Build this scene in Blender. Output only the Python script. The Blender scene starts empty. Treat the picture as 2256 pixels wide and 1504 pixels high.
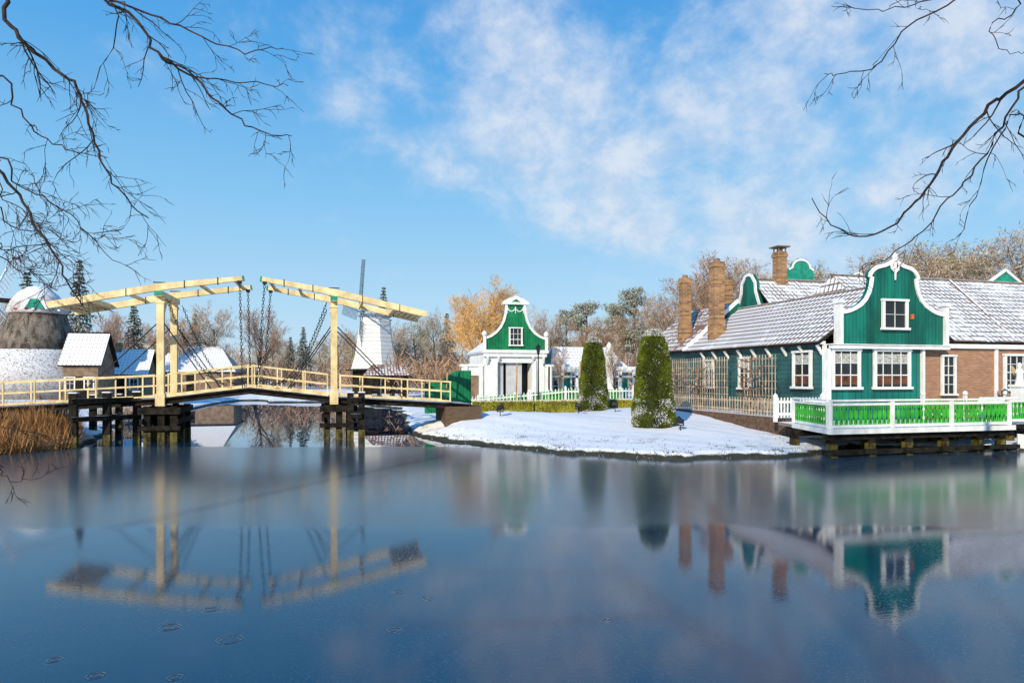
import bpy, math, random
import numpy as np
from mathutils import Vector, Matrix
rnd=random.Random(11)
scn=bpy.context.scene
COL=scn.collection
YAW=math.radians(15); CY,SY=math.cos(YAW),math.sin(YAW)
def S(x,d): return (x*CY+d*SY, -x*SY+d*CY)
def at(p,d): return S((p-1128)/1504*d,d)      # survey bearing + distance -> site plan
def zat(q,d): return 2.6+(830-q)/1504*d
def P3(p,q,d):
    X,Y=at(p,d); return Vector((X,Y,zat(q,d)))
# ---------------------------------------------------------------- mesh builder
class MB:
    def __init__(s): s.v=[];s.f=[];s.m=[];s.uv=[]
    def poly(s,pts,m=0,uv=None):
        i=len(s.v); s.v+= [tuple(p) for p in pts]; s.f.append(tuple(range(i,i+len(pts)))); s.m.append(m)
        s.uv.append(uv if uv else [(0,0)]*len(pts))
    def box(s,x0,x1,y0,y1,z0,z1,m=0):
        i=len(s.v)
        s.v+=[(x0,y0,z0),(x1,y0,z0),(x1,y1,z0),(x0,y1,z0),(x0,y0,z1),(x1,y0,z1),(x1,y1,z1),(x0,y1,z1)]
        for f in [(0,3,2,1),(4,5,6,7),(0,1,5,4),(1,2,6,5),(2,3,7,6),(3,0,4,7)]:
            s.f.append(tuple(i+k for k in f)); s.m.append(m); s.uv.append([(0,0)]*4)
    def beam(s,p,q,w,h,m=0,w2=None,h2=None):
        p=Vector(p);q=Vector(q);d=(q-p).normalized()
        up=Vector((0,0,1)) if abs(d.z)<.95 else Vector((0,1,0))
        a=d.cross(up).normalized(); b=a.cross(d).normalized()
        w2=w if w2 is None else w2; h2=h if h2 is None else h2
        i=len(s.v)
        for c,ww,hh in ((p,w,h),(q,w2,h2)):
            for sa,sb in ((-1,-1),(1,-1),(1,1),(-1,1)):
                s.v.append(tuple(c+a*sa*ww/2+b*sb*hh/2))
        for f in [(0,1,2,3),(7,6,5,4),(0,4,5,1),(1,5,6,2),(2,6,7,3),(3,7,4,0)]:
            s.f.append(tuple(i+k for k in f)); s.m.append(m); s.uv.append([(0,0)]*4)
    def tube(s,pts,rads,n=6,m=0):
        pts=[Vector(p) for p in pts]; i=len(s.v)
        for k,p in enumerate(pts):
            d=(pts[min(k+1,len(pts)-1)]-pts[max(k-1,0)])
            d=d.normalized() if d.length>1e-6 else Vector((0,0,1))
            up=Vector((0,0,1)) if abs(d.z)<.9 else Vector((1,0,0))
            a=d.cross(up).normalized(); b=a.cross(d)
            for j in range(n):
                t=2*math.pi*j/n
                s.v.append(tuple(p+(a*math.cos(t)+b*math.sin(t))*rads[k]))
        for k in range(len(pts)-1):
            for j in range(n):
                s.f.append((i+k*n+j,i+k*n+(j+1)%n,i+(k+1)*n+(j+1)%n,i+(k+1)*n+j)); s.m.append(m); s.uv.append([(0,0)]*4)
        s.f.append(tuple(i+j for j in range(n))[::-1]); s.m.append(m); s.uv.append([(0,0)]*n)
        e=i+(len(pts)-1)*n
        s.f.append(tuple(e+j for j in range(n))); s.m.append(m); s.uv.append([(0,0)]*n)
    def lathe(s,cx,cy,prof,n=16,m=0,ph=0):
        i=len(s.v)
        for r,z in prof:
            for j in range(n):
                t=2*math.pi*(j+ph)/n; s.v.append((cx+r*math.cos(t),cy+r*math.sin(t),z))
        for k in range(len(prof)-1):
            for j in range(n):
                s.f.append((i+k*n+j,i+k*n+(j+1)%n,i+(k+1)*n+(j+1)%n,i+(k+1)*n+j)); s.m.append(m); s.uv.append([(0,0)]*4)
        e=i+(len(prof)-1)*n
        s.f.append(tuple(e+j for j in range(n))); s.m.append(m); s.uv.append([(0,0)]*n)
        s.f.append(tuple(i+j for j in range(n))[::-1]); s.m.append(m); s.uv.append([(0,0)]*n)
    def extr(s,prof,c0,c1,m=0,plane='y'):
        def q(a,z,c): return (a,c,z) if plane=='y' else (c,a,z)
        n=len(prof); i=len(s.v)
        s.v+=[q(a,z,c0) for a,z in prof]+[q(a,z,c1) for a,z in prof]
        s.f.append(tuple(range(i,i+n))); s.f.append(tuple(range(i+n,i+2*n))[::-1]); s.m+=[m,m]; s.uv+=[[(0,0)]*n]*2
        for k in range(n):
            s.f.append((i+k,i+n+k,i+n+(k+1)%n,i+(k+1)%n)); s.m.append(m); s.uv.append([(0,0)]*4)
    def slab(s,a,b,c,d,t=.14,m=0,m2=1):
        a,b,c,d=[Vector(x) for x in (a,b,c,d)]
        L=(b-a).normalized(); n=(b-a).cross(d-a).normalized()
        if n.z<0: n=-n
        V=n.cross(L)
        if V.z<0: V=-V
        uv=[((p-a).dot(L),(p-a).dot(V)) for p in (a,b,c,d)]
        if (b-a).cross(d-a).z<0: s.poly([a,d,c,b],m,[uv[0],uv[3],uv[2],uv[1]])
        else: s.poly([a,b,c,d],m,uv)
        e=[p-n*t for p in (a,b,c,d)]
        s.poly(e,m2)
        q=[a,b,c,d]
        for k in range(4): s.poly([q[k],q[(k+1)%4],e[(k+1)%4],e[k]],m2)
ORG={}
def setp(o,kw):
    for k,v in kw.items():
        if v is not None: o[k]=v
def empty(name,base,label,category,group=None,parent=None):
    o=bpy.data.objects.new(name,None); COL.objects.link(o); o.location=base; o.empty_display_size=.3
    ORG[o.name]=Vector(base); setp(o,dict(label=label,category=category,group=group)); return o
def part(mb,name,mats,parent=None,smooth=False,label=None,category=None,group=None,kind=None,base=None):
    me=bpy.data.meshes.new(name)
    if parent is not None: b=ORG[parent.name]
    elif base is not None: b=Vector(base)
    elif kind: b=Vector((0,0,0))
    else:
        A=np.array(mb.v); b=Vector(((A[:,0].min()+A[:,0].max())/2,(A[:,1].min()+A[:,1].max())/2,A[:,2].min()))
    A=np.array(mb.v,dtype=float)-np.array(b)
    me.from_pydata(A.tolist(),[],mb.f)
    for m in (mats if isinstance(mats,(list,tuple)) else [mats]): me.materials.append(m)
    me.polygons.foreach_set('material_index',mb.m)
    ul=me.uv_layers.new(name='UVMap')
    flat=[c for uv in mb.uv for p in uv for c in p]
    ul.data.foreach_set('uv',flat)
    if smooth: me.polygons.foreach_set('use_smooth',[True]*len(me.polygons))
    me.update()
    o=bpy.data.objects.new(name,me); COL.objects.link(o)
    if parent is not None: o.parent=parent
    else: o.location=b
    ORG[o.name]=b
    setp(o,dict(label=label,category=category,group=group,kind=kind)); return o
def copy_thing(src,loc,rz=0,sc=1,label=None):
    def rec(o,par):
        n=o.copy(); COL.objects.link(n)
        if par is not None: n.parent=par
        for c in list(o.children): rec(c,n)
        return n
    n=rec(src,None); n.location=loc; n.rotation_euler=(0,0,rz); n.scale=(sc,sc,sc) if not isinstance(sc,tuple) else sc
    if label: n['label']=label
    return n
# ---------------------------------------------------------------- materials
def nt(name):
    m=bpy.data.materials.new(name); m.use_nodes=True; t=m.node_tree
    return m,t,t.nodes['Principled BSDF']
def N(t,ty,**kw):
    n=t.nodes.new(ty)
    for k,v in kw.items(): setattr(n,k,v)
    return n
def M(t,op,a,b=None,c=None,clamp=False):
    n=t.nodes.new('ShaderNodeMath'); n.operation=op; n.use_clamp=clamp
    for i,x in enumerate((a,b,c)):
        if x is None: continue
        if isinstance(x,(int,float)): n.inputs[i].default_value=x
        else: t.links.new(x,n.inputs[i])
    return n.outputs[0]
def mixc(t,f,a,b):
    n=t.nodes.new('ShaderNodeMix'); n.data_type='RGBA'
    for i,x in ((0,f),(6,a),(7,b)):
        if isinstance(x,(int,float)): n.inputs[i].default_value=x
        elif isinstance(x,tuple): n.inputs[i].default_value=(*x[:3],1)
        else: t.links.new(x,n.inputs[i])
    return n.outputs[2]
def noise(t,vec,scale,detail=4,rough=.55,dist=0):
    n=t.nodes.new('ShaderNodeTexNoise'); n.inputs['Scale'].default_value=scale; n.inputs['Detail'].default_value=detail
    n.inputs['Roughness'].default_value=rough; n.inputs['Distortion'].default_value=dist
    if vec is not None: t.links.new(vec,n.inputs['Vector'])
    return n.outputs['Fac']
def smooth(t,x,a,b):
    n=t.nodes.new('ShaderNodeMapRange'); n.interpolation_type='SMOOTHSTEP'
    t.links.new(x,n.inputs[0]); n.inputs[1].default_value=a; n.inputs[2].default_value=b; return n.outputs[0]
SNOW=(.80,.81,.84)
def mat(name,col,rough=.6,var=.25,scale=3,streak=1,boards=None,snow=0,bump=.0,bscale=15,spec=.4,col2=None,frost=0):
    m,t,b=nt(name); tc=N(t,'ShaderNodeTexCoord'); ob=tc.outputs['Object']
    sx=N(t,'ShaderNodeSeparateXYZ'); t.links.new(ob,sx.inputs[0])
    mp=N(t,'ShaderNodeMapping'); mp.inputs['Scale'].default_value=(1,1,1/streak); t.links.new(ob,mp.inputs[0])
    nz=noise(t,mp.outputs[0],scale,6,.6)
    dark=tuple(c*(1-var*1.6) for c in col) if col2 is None else col2
    lite=tuple(min(1,c*(1+var)) for c in col)
    c=mixc(t,smooth(t,nz,.3,.7),dark,lite)
    h=None
    if boards:
        ax,w=boards
        u=M(t,'ADD',sx.outputs[0],sx.outputs[1]) if ax=='v' else sx.outputs[2]
        u=M(t,'DIVIDE',u,w); fr=M(t,'FRACT',u); g=M(t,'LESS_THAN',fr,.1)
        wn=N(t,'ShaderNodeTexWhiteNoise',noise_dimensions='1D'); t.links.new(M(t,'FLOOR',u),wn.inputs['W'])
        c=mixc(t,M(t,'MULTIPLY',wn.outputs['Value'],.3),c,tuple(x*.55 for x in col))
        c=mixc(t,M(t,'MULTIPLY',g,.75),c,tuple(x*.15 for x in col)); h=M(t,'MULTIPLY',g,-1)
    if snow or frost:
        ge=N(t,'ShaderNodeNewGeometry'); sn=N(t,'ShaderNodeSeparateXYZ'); t.links.new(ge.outputs['Normal'],sn.inputs[0])
        n2=noise(t,ob,2.3 if snow else 9,5,.6)
        if snow:
            a=smooth(t,sn.outputs[2],.35,.75); k=smooth(t,n2,.62-snow*.45,.7-snow*.4)
            f=M(t,'MULTIPLY',a,k)
            c=mixc(t,f,c,SNOW)
        if frost:
            k=smooth(t,n2,.62-frost*.4,.72-frost*.3); a=M(t,'MULTIPLY_ADD',sn.outputs[2],.5,.6,clamp=True)
            c=mixc(t,M(t,'MULTIPLY',M(t,'MULTIPLY',a,k),.85),c,SNOW)
    t.links.new(c,b.inputs['Base Color']); b.inputs['Roughness'].default_value=rough
    b.inputs['Specular IOR Level'].default_value=spec
    bb=noise(t,ob,bscale,5,.6)
    hh=bb if h is None else M(t,'MULTIPLY_ADD',bb,.25,h)
    bp=N(t,'ShaderNodeBump'); bp.inputs['Strength'].default_value=max(bump,.25 if boards else .12); bp.inputs['Distance'].default_value=.02
    t.links.new(hh,bp.inputs['Height']); t.links.new(bp.outputs[0],b.inputs['Normal'])
    return m
cream=mat('cream_paint',(.84,.67,.36),.55,.08,2.4,1.5,snow=.14,col2=(.58,.43,.21),bump=.35,spec=.25)
white=mat('white_paint',(.78,.78,.76),.5,.1,3,2,spec=.3)
whitesnow=mat('white_paint_snowy',(.78,.78,.76),.5,.1,3,2,snow=.7,spec=.3)
dark=mat('tarred_timber',(.018,.015,.012),.7,.5,4,1,boards=None,snow=.45,bump=.4,spec=.12)
darkp=mat('tarred_dry_timber',(.020,.016,.012),.75,.5,4,1,bump=.3,spec=.12)
mossy=mat('wet_mossy_timber',(.09,.075,.018),.6,.6,5,2,bump=.4,spec=.2)
iron=mat('black_iron',(.02,.02,.022),.5,.3,5,spec=.2)
green=mat('green_boards',(.006,.15,.105),.4,.35,1.4,4,boards=('v',.17),spec=.3)
greenh=mat('green_lapboard',(.03,.11,.115),.5,.3,1.4,1,boards=('h',.2),spec=.3)
greenl=mat('green_bright_paint',(.045,.38,.035),.45,.25,2,spec=.25)
greenp=mat('green_pale_paint',(.02,.28,.18),.45,.2,3,spec=.25)
greeng=mat('green_gate_paint',(.008,.19,.07),.45,.25,2,2,boards=('v',.2),spec=.25)
grey=mat('grey_door_paint',(.5,.51,.53),.5,.1,2)
glass,tt,bb_=nt('window_glass')
_n=noise(tt,N(tt,'ShaderNodeTexCoord').outputs['Object'],1.3,2)
tt.links.new(mixc(tt,_n,(.006,.01,.012),(.04,.045,.05)),bb_.inputs['Base Color']); bb_.inputs['Roughness'].default_value=.1; bb_.inputs['Specular IOR Level'].default_value=.22
curt=mat('lace_curtain',(.40,.40,.38),.9,.3,12,spec=.1)
inter=mat('brown_interior_shutter',(.12,.045,.02),.6,.4,3)
thatch=mat('thatch',(.16,.13,.105),.9,.4,3,5,bump=.8,bscale=30,frost=.02,spec=.1)
thatchs=mat('snowy_thatch',(.22,.18,.15),.9,.3,3,3,bump=.5,frost=.66,spec=.1)
bark=mat('tree_bark',(.14,.09,.055),.9,.4,5,3,bump=.6,frost=.1)
twig=mat('frosted_twigs',(.38,.25,.14),.9,.35,1.2,frost=.3)
twigd=mat('branch_bark_dark',(.045,.028,.02),.85,.5,6,bump=.4,spec=.2)
gold=mat('golden_willow_twigs',(.72,.42,.14),.85,.25,1)
fir=mat('snowy_fir_needles',(.055,.085,.045),.8,.4,2,frost=.35)
pinef=mat('frosted_pine_needles',(.16,.17,.075),.8,.4,1,frost=.42)
yew=mat('yew_leaves',(.12,.15,.010),.6,.4,2.2)
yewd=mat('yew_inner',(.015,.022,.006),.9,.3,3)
snowm=mat('snow_clump',SNOW,.6,.03,6,bump=.3)
reed=mat('dry_reed',(.44,.22,.08),.85,.4,2,2)
wood=mat('bare_wood',(.50,.27,.09),.7,.25,4,4)
lat=mat('weathered_lattice',(.47,.38,.28),.8,.3,4,3,spec=.2)
plaster=mat('brown_plaster',(.22,.15,.10),.9,.25,2)
def brickm(name,c1,c2,mort,sc=1):
    m,t,b=nt(name); tc=N(t,'ShaderNodeTexCoord'); s=N(t,'ShaderNodeSeparateXYZ'); t.links.new(tc.outputs['Object'],s.inputs[0])
    cb=N(t,'ShaderNodeCombineXYZ'); t.links.new(M(t,'ADD',s.outputs[0],s.outputs[1]),cb.inputs[0]); t.links.new(s.outputs[2],cb.inputs[1])
    br=N(t,'ShaderNodeTexBrick'); t.links.new(cb.outputs[0],br.inputs['Vector']); br.inputs['Scale'].default_value=1
    br.inputs['Brick Width'].default_value=.22*sc; br.inputs['Row Height'].default_value=.07*sc; br.inputs['Mortar Size'].default_value=.007*sc
    br.inputs['Color1'].default_value=(*c1,1); br.inputs['Color2'].default_value=(*c2,1); br.inputs['Mortar'].default_value=(*mort,1)
    nz=noise(t,tc.outputs['Object'],1.5,5); c=mixc(t,M(t,'MULTIPLY',nz,.5),br.outputs['Color'],tuple(x*.5 for x in c1))
    t.links.new(c,b.inputs['Base Color']); b.inputs['Roughness'].default_value=.85; b.inputs['Specular IOR Level'].default_value=.2
    bp=N(t,'ShaderNodeBump'); bp.inputs['Strength'].default_value=.4; bp.inputs['Distance'].default_value=.01; bp.invert=True
    t.links.new(br.outputs['Fac'],bp.inputs['Height']); t.links.new(bp.outputs[0],b.inputs['Normal']); return m
brick=brickm('brick_orange',(.44,.23,.13),(.30,.13,.07),(.40,.33,.27))
brickc=brickm('brick_chimney',(.50,.27,.12),(.13,.065,.04),(.38,.29,.20),1.6)
brickd=brickm('brick_mossy',(.14,.08,.05),(.08,.055,.03),(.12,.11,.08))
def tiles(name,amt,col=(.10,.075,.065),nv=.7):
    m,t,b=nt(name); tc=N(t,'ShaderNodeTexCoord'); s=N(t,'ShaderNodeSeparateXYZ'); t.links.new(tc.outputs['UV'],s.inputs[0])
    U=M(t,'DIVIDE',s.outputs[0],.28); V=M(t,'DIVIDE',s.outputs[1],.38)
    fu=M(t,'FRACT',U); fv=M(t,'FRACT',V)
    cb=N(t,'ShaderNodeCombineXYZ'); t.links.new(M(t,'FLOOR',U),cb.inputs[0]); t.links.new(M(t,'FLOOR',V),cb.inputs[1])
    wn=N(t,'ShaderNodeTexWhiteNoise',noise_dimensions='2D'); t.links.new(cb.outputs[0],wn.inputs['Vector'])
    roll=M(t,'SINE',M(t,'MULTIPLY',fu,6.2832))
    big=noise(t,tc.outputs['Object'],.55,4); fin=noise(t,tc.outputs['Object'],7,3)
    e=M(t,'MULTIPLY',M(t,'LESS_THAN',fu,.32),.42)
    e=M(t,'ADD',e,M(t,'MULTIPLY',M(t,'LESS_THAN',fv,.27),.46))
    e=M(t,'ADD',e,M(t,'MULTIPLY',wn.outputs['Value'],.22))
    e=M(t,'ADD',e,M(t,'MULTIPLY',M(t,'SUBTRACT',big,.5),nv)); e=M(t,'ADD',e,M(t,'MULTIPLY',M(t,'SUBTRACT',fin,.5),.5))
    f=M(t,'SUBTRACT',1,smooth(t,e,amt-.10,amt+.10))
    c=mixc(t,wn.outputs['Value'],col,tuple(x*1.7 for x in col)); c=mixc(t,f,c,SNOW)
    t.links.new(c,b.inputs['Base Color']); b.inputs['Roughness'].default_value=.7; b.inputs['Specular IOR Level'].default_value=.12
    h=M(t,'ADD',M(t,'MULTIPLY',roll,.4),M(t,'MULTIPLY',fv,-.8)); h=M(t,'MULTIPLY_ADD',f,.3,h)
    bp=N(t,'ShaderNodeBump'); bp.inputs['Strength'].default_value=.6; bp.inputs['Distance'].default_value=.04
    t.links.new(h,bp.inputs['Height']); t.links.new(bp.outputs[0],b.inputs['Normal']); return m
tileA=tiles('pantiles_part_snow',.39,(.14,.095,.065)); tileB=tiles('pantiles_snowy',.50,(.14,.10,.075)); tileD=tiles('pantiles_brown',.14,(.14,.08,.055)); tileW=tiles('pantiles_white',1.0)
tileG=tiles('pantiles_greyish_snow',.8,(.25,.22,.19),.9)
# ---------------------------------------------------------------- water and ground
POND=[(-7,4.5),(-10.8,12),(-24,16),(-20.5,21),(-17.25,23.2),(-16.2,25.4),(-18,30),(-20.3,34),(-22.6,46),(-27,60),(-30,72),(-24.6,70),(-17.6,66),(-11.9,60),(-9.2,55),(-6.6,43),(-5.6,37),(-4.6,31.5),(-3.2,28.5),(-.47,25.2),(1.87,23),(3.9,21.8),(5.3,21.5),(8.4,22),(10.1,22.7),(12.6,25.0),(20.5,23.2),(40,20),(40,14),(14,13),(9,10),(7,4.5),(0,3)]
PW=np.array([S(*p) for p in POND])
def sdist(X,Y):
    X=np.asarray(X,float);Y=np.asarray(Y,float)
    best=np.full(X.shape,1e9); ins=np.zeros(X.shape,bool)
    n=len(PW)
    for i in range(n):
        x1,y1=PW[i];x2,y2=PW[(i+1)%n]; dx,dy=x2-x1,y2-y1
        t=np.clip(((X-x1)*dx+(Y-y1)*dy)/(dx*dx+dy*dy),0,1)
        best=np.minimum(best,np.hypot(X-x1-t*dx,Y-y1-t*dy))
        c=((y1>Y)!=(y2>Y))&(X<(x2-x1)*(Y-y1)/((y2-y1) if y2!=y1 else 1e-9)+x1)
        ins^=c
    return np.where(ins,-best,best)
def sm(x): x=np.clip(x,0,1); return x*x*(3-2*x)
def hz(X,Y):
    X=np.asarray(X,float);Y=np.asarray(Y,float)
    wob=.16*np.sin(X*1.9+np.sin(Y*1.3)*1.2)+.1*np.sin(X*4.1+Y*3.3)+.06*np.sin(X*9.3-Y*7.1)
    s=sdist(X,Y)+wob
    z=np.where(s<0,np.maximum(-.7,s*.8-.02),.20*sm(s/.22)+.70*sm(s/12.5))
    z=z+np.where(s>0.2,.03*np.sin(X*.9+1)*np.sin(Y*.8)+.018*np.sin(X*3.1)*np.sin(Y*2.7+1)+.01*np.sin(X*6.3+Y*2)*np.sin(Y*5.7-X),0)*sm((s-.2)/1)
    for cx,cy,a,r in ((7.2,31,.62,2.6),(-13.5,31,.75,3.2)):
        z=z+a*np.exp(-((X-cx)**2+(Y-cy)**2)/(2*r*r))*sm(s/1.2)
    return z
def gz(x,y): return float(hz(np.array([x]),np.array([y]))[0])
nr_=np.random.RandomState(4)
def scatter(n,p0,p1,d0,d1):
    px=nr_.uniform(p0,p1,n); d=nr_.uniform(d0,d1,n); x=(px-1128)/1504*d
    X=x*CY+d*SY; Y=-x*SY+d*CY
    return px,d,X,Y,sdist(X,Y),hz(X,Y)
def axis(a,b,st,far):
    core=list(np.arange(a,b+1e-6,st)); L=[];x=a;s=st
    while x>-far: s*=1.35; x-=s; L.append(x)
    Rr=[];x=b;s=st
    while x<far: s*=1.35; x+=s; Rr.append(x)
    return np.array(L[::-1]+core+Rr)
xs=axis(-22,30,.26,1500); ys=axis(-6,48,.26,1500)
GX,GY=np.meshgrid(xs,ys); GZ=hz(GX,GY)
g=MB(); g.v=list(zip(GX.ravel().tolist(),GY.ravel().tolist(),GZ.ravel().tolist())); nx=len(xs)
g.f=[(j*nx+i,j*nx+i+1,(j+1)*nx+i+1,(j+1)*nx+i) for j in range(len(ys)-1) for i in range(nx-1)]
g.m=[0]*len(g.f); g.uv=[[(0,0)]*4]*len(g.f)
m,t,b=nt('snowy_ground'); tc=N(t,'ShaderNodeTexCoord'); ob=tc.outputs['Object']; s=N(t,'ShaderNodeSeparateXYZ'); t.links.new(ob,s.inputs[0])
n1=noise(t,ob,1.1,7,.65); n2=noise(t,ob,14,5,.7); n3=noise(t,ob,.35,3); n4=noise(t,ob,3.2,6,.7)
soil=mixc(t,n2,(.012,.012,.008),(.05,.05,.02)); grass=mixc(t,n2,(.12,.10,.05),(.25,.22,.13))
low=smooth(t,M(t,'ADD',s.outputs[2],M(t,'MULTIPLY',M(t,'SUBTRACT',n1,.5),.25)),.09,.15)
thin=M(t,'MULTIPLY',M(t,'SUBTRACT',1,smooth(t,s.outputs[2],.3,.5)),.08)
gr=smooth(t,M(t,'ADD',M(t,'MULTIPLY_ADD',n1,.6,M(t,'MULTIPLY',n2,.4)),thin),.62,.70)
snc=mixc(t,n4,(.78,.80,.84),(.88,.88,.89))
c=mixc(t,gr,snc,grass)
c=mixc(t,low,soil,c)
t.links.new(c,b.inputs['Base Color']); b.inputs['Roughness'].default_value=.75
bp=N(t,'ShaderNodeBump'); bp.inputs['Strength'].default_value=.45; bp.inputs['Distance'].default_value=.06
t.links.new(M(t,'ADD',M(t,'ADD',M(t,'MULTIPLY',n2,.6),M(t,'MULTIPLY',n1,2)),M(t,'MULTIPLY',n4,1.2)),bp.inputs['Height']); t.links.new(bp.outputs[0],b.inputs['Normal'])
part(g,'ground',m,kind='structure',smooth=True,label='snow covered grassy banks around the pond')
# water
w=MB(); w.poly([(-70,-10,0),(80,-10,0),(80,110,0),(-70,110,0)])
m,t,b=nt('icy_pond_water'); tc=N(t,'ShaderNodeTexCoord'); ob=tc.outputs['Object']; s=N(t,'ShaderNodeSeparateXYZ'); t.links.new(ob,s.inputs[0])
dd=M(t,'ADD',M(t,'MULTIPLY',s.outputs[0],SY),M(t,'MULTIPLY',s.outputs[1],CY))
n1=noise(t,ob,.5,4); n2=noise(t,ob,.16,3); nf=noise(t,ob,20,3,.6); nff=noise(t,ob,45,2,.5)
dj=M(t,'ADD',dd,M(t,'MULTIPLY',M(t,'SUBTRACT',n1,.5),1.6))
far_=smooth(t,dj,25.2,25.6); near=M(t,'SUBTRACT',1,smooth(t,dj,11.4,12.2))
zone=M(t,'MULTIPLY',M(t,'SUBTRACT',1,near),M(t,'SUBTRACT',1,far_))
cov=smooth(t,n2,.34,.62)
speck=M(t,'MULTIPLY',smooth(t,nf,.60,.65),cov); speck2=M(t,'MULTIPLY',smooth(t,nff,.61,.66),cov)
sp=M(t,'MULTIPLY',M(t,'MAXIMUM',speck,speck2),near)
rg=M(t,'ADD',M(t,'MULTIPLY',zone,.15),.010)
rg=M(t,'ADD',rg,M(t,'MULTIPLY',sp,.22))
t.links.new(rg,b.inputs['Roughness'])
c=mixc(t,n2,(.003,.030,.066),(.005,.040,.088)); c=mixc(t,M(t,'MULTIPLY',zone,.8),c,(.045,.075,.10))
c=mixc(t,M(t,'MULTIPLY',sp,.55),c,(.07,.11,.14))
t.links.new(c,b.inputs['Base Color']); b.inputs['IOR'].default_value=1.5; b.inputs['Specular IOR Level'].default_value=.6
h=M(t,'MULTIPLY',M(t,'ADD',M(t,'MULTIPLY',nf,.22),M(t,'MULTIPLY',sp,.22)),near)
for px,py,rr in ((375,1381,.085),(465,1342,.06),(120,1453,.05),(868,1387,.06),(940,1318,.05),(505,1408,.11),(877,1303,.05),(1338,1366,.04),(210,1488,.06),(385,1492,.05)):
    X,Y=at(px,3910/(py-830)); ds=N(t,'ShaderNodeVectorMath',operation='DISTANCE'); t.links.new(ob,ds.inputs[0]); ds.inputs[1].default_value=(X,Y,0)
    q=M(t,'SUBTRACT',ds.outputs['Value'],rr); k=.028
    env=M(t,'EXPONENT',M(t,'MULTIPLY',M(t,'MULTIPLY',q,q),-1/(k*k)))
    h=M(t,'ADD',h,M(t,'MULTIPLY',M(t,'MULTIPLY',env,M(t,'SINE',M(t,'MULTIPLY',q,130))),1.3))
bp=N(t,'ShaderNodeBump'); bp.inputs['Distance'].default_value=.003; bp.inputs['Strength'].default_value=.6
t.links.new(h,bp.inputs['Height']); t.links.new(bp.outputs[0],b.inputs['Normal'])
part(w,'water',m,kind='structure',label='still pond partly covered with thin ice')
# ---------------------------------------------------------------- tree generators
def rv(r):
    while 1:
        v=Vector((r.uniform(-1,1),r.uniform(-1,1),r.uniform(-1,1)))
        if .05<v.length<1: return v.normalized()
def ribbon(mb,p,q,w,r,m=0):
    d=(q-p).normalized(); a=d.cross(rv(r))
    if a.length<.05: return
    a=a.normalized()*w/2
    mid=(p+q)/2+rv(r)*(q-p).length*.06
    i=len(mb.v); mb.v+=[tuple(p-a),tuple(p+a),tuple(mid+a*.8),tuple(mid-a*.8),tuple(q)]
    mb.f+=[(i,i+1,i+2,i+3),(i+3,i+2,i+4)]; mb.m+=[m,m]; mb.uv+=[[(0,0)]*4,[(0,0)]*3]
def grow(T,C,p,d,L,r0,lv,mx,r,kids,up=.08,wan=.18,spread=.8,tw=.035,lf=.62):
    n=5 if lv<2 else 3; pts=[Vector(p)]; dirs=[Vector(d)]; d=Vector(d)
    if lv==mx:
        ribbon(C,pts[0],pts[0]+d*L,tw,r); return
    for i in range(n):
        d=(d+rv(r)*wan+Vector((0,0,up))).normalized(); pts.append(pts[-1]+d*L/n); dirs.append(d)
    rads=[r0*(1-.75*i/n) for i in range(n+1)]
    (T if lv<2 else C).tube(pts,rads,6 if lv<2 else 3)
    k=kids[lv]
    for i in range(k):
        f=(.32 if lv==0 else .15)+(1-(.32 if lv==0 else .15))*(i+r.random())/k
        x=min(f,.999)*n; a=int(x); q=pts[a].lerp(pts[a+1],x-a)
        nd=dirs[a+1]; side=nd.cross(rv(r)).normalized()
        cd=(nd*(1-spread*.55)+side*spread+Vector((0,0,up))).normalized()
        grow(T,C,q,cd,L*lf*(1.15-.55*f)*(r.uniform(.75,1.2)),r0*(1-.7*f)*.55,lv+1,mx,r,kids,up,wan,spread,tw,lf)
def make_tree(seed,kids=(10,8,7,6),H=10,mats=(bark,twig),name='bare_tree',label='bare frosted tree in the park woodland',up=.1,spread=.75,tw=.035,cat='tree',lf=.62,group='bare winter trees around the pond'):
    r=random.Random(seed); T=MB();C=MB()
    grow(T,C,(0,0,-.2),(r.uniform(-.05,.05),r.uniform(-.05,.05),1),H*.72,H*.022,0,4,r,kids,up,.14,spread,tw,lf)
    e=empty(name,(0,0,0),label,cat,group)
    part(T,'trunk',mats[0],e,smooth=True); part(C,'crown',mats[1],e)
    zs=max(v[2] for v in C.v); return e,zs
def make_fir(seed,H=10):
    r=random.Random(seed); T=MB();C=MB(); T.tube([(0,0,-.2),(0,0,H*.5),(0,0,H)],[.16,.1,.02],6)
    z=.8
    while z<H-.1:
        R=(H-z)*.27*r.uniform(.8,1.1)+.08
        for k in range(11):
            a=r.uniform(0,6.283); RR=R*r.uniform(.6,1.1); o=Vector((math.cos(a),math.sin(a),0))
            for j in range(9):
                f=r.uniform(.15,1); p=Vector((0,0,z+.1))+o*RR*f+Vector((0,0,-.25*RR*f))
                q=p+(o*.5+rv(r)*.7+Vector((0,0,-.25)))*.38*(.5+R*.35)
                ribbon(C,p,q,.14,r)
        z+=.30
    e=empty('fir_tree',(0,0,0),'dark fir tree dusted with snow','tree','fir trees in the woodland'); part(T,'trunk',bark,e); part(C,'crown',fir,e); return e,H
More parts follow.
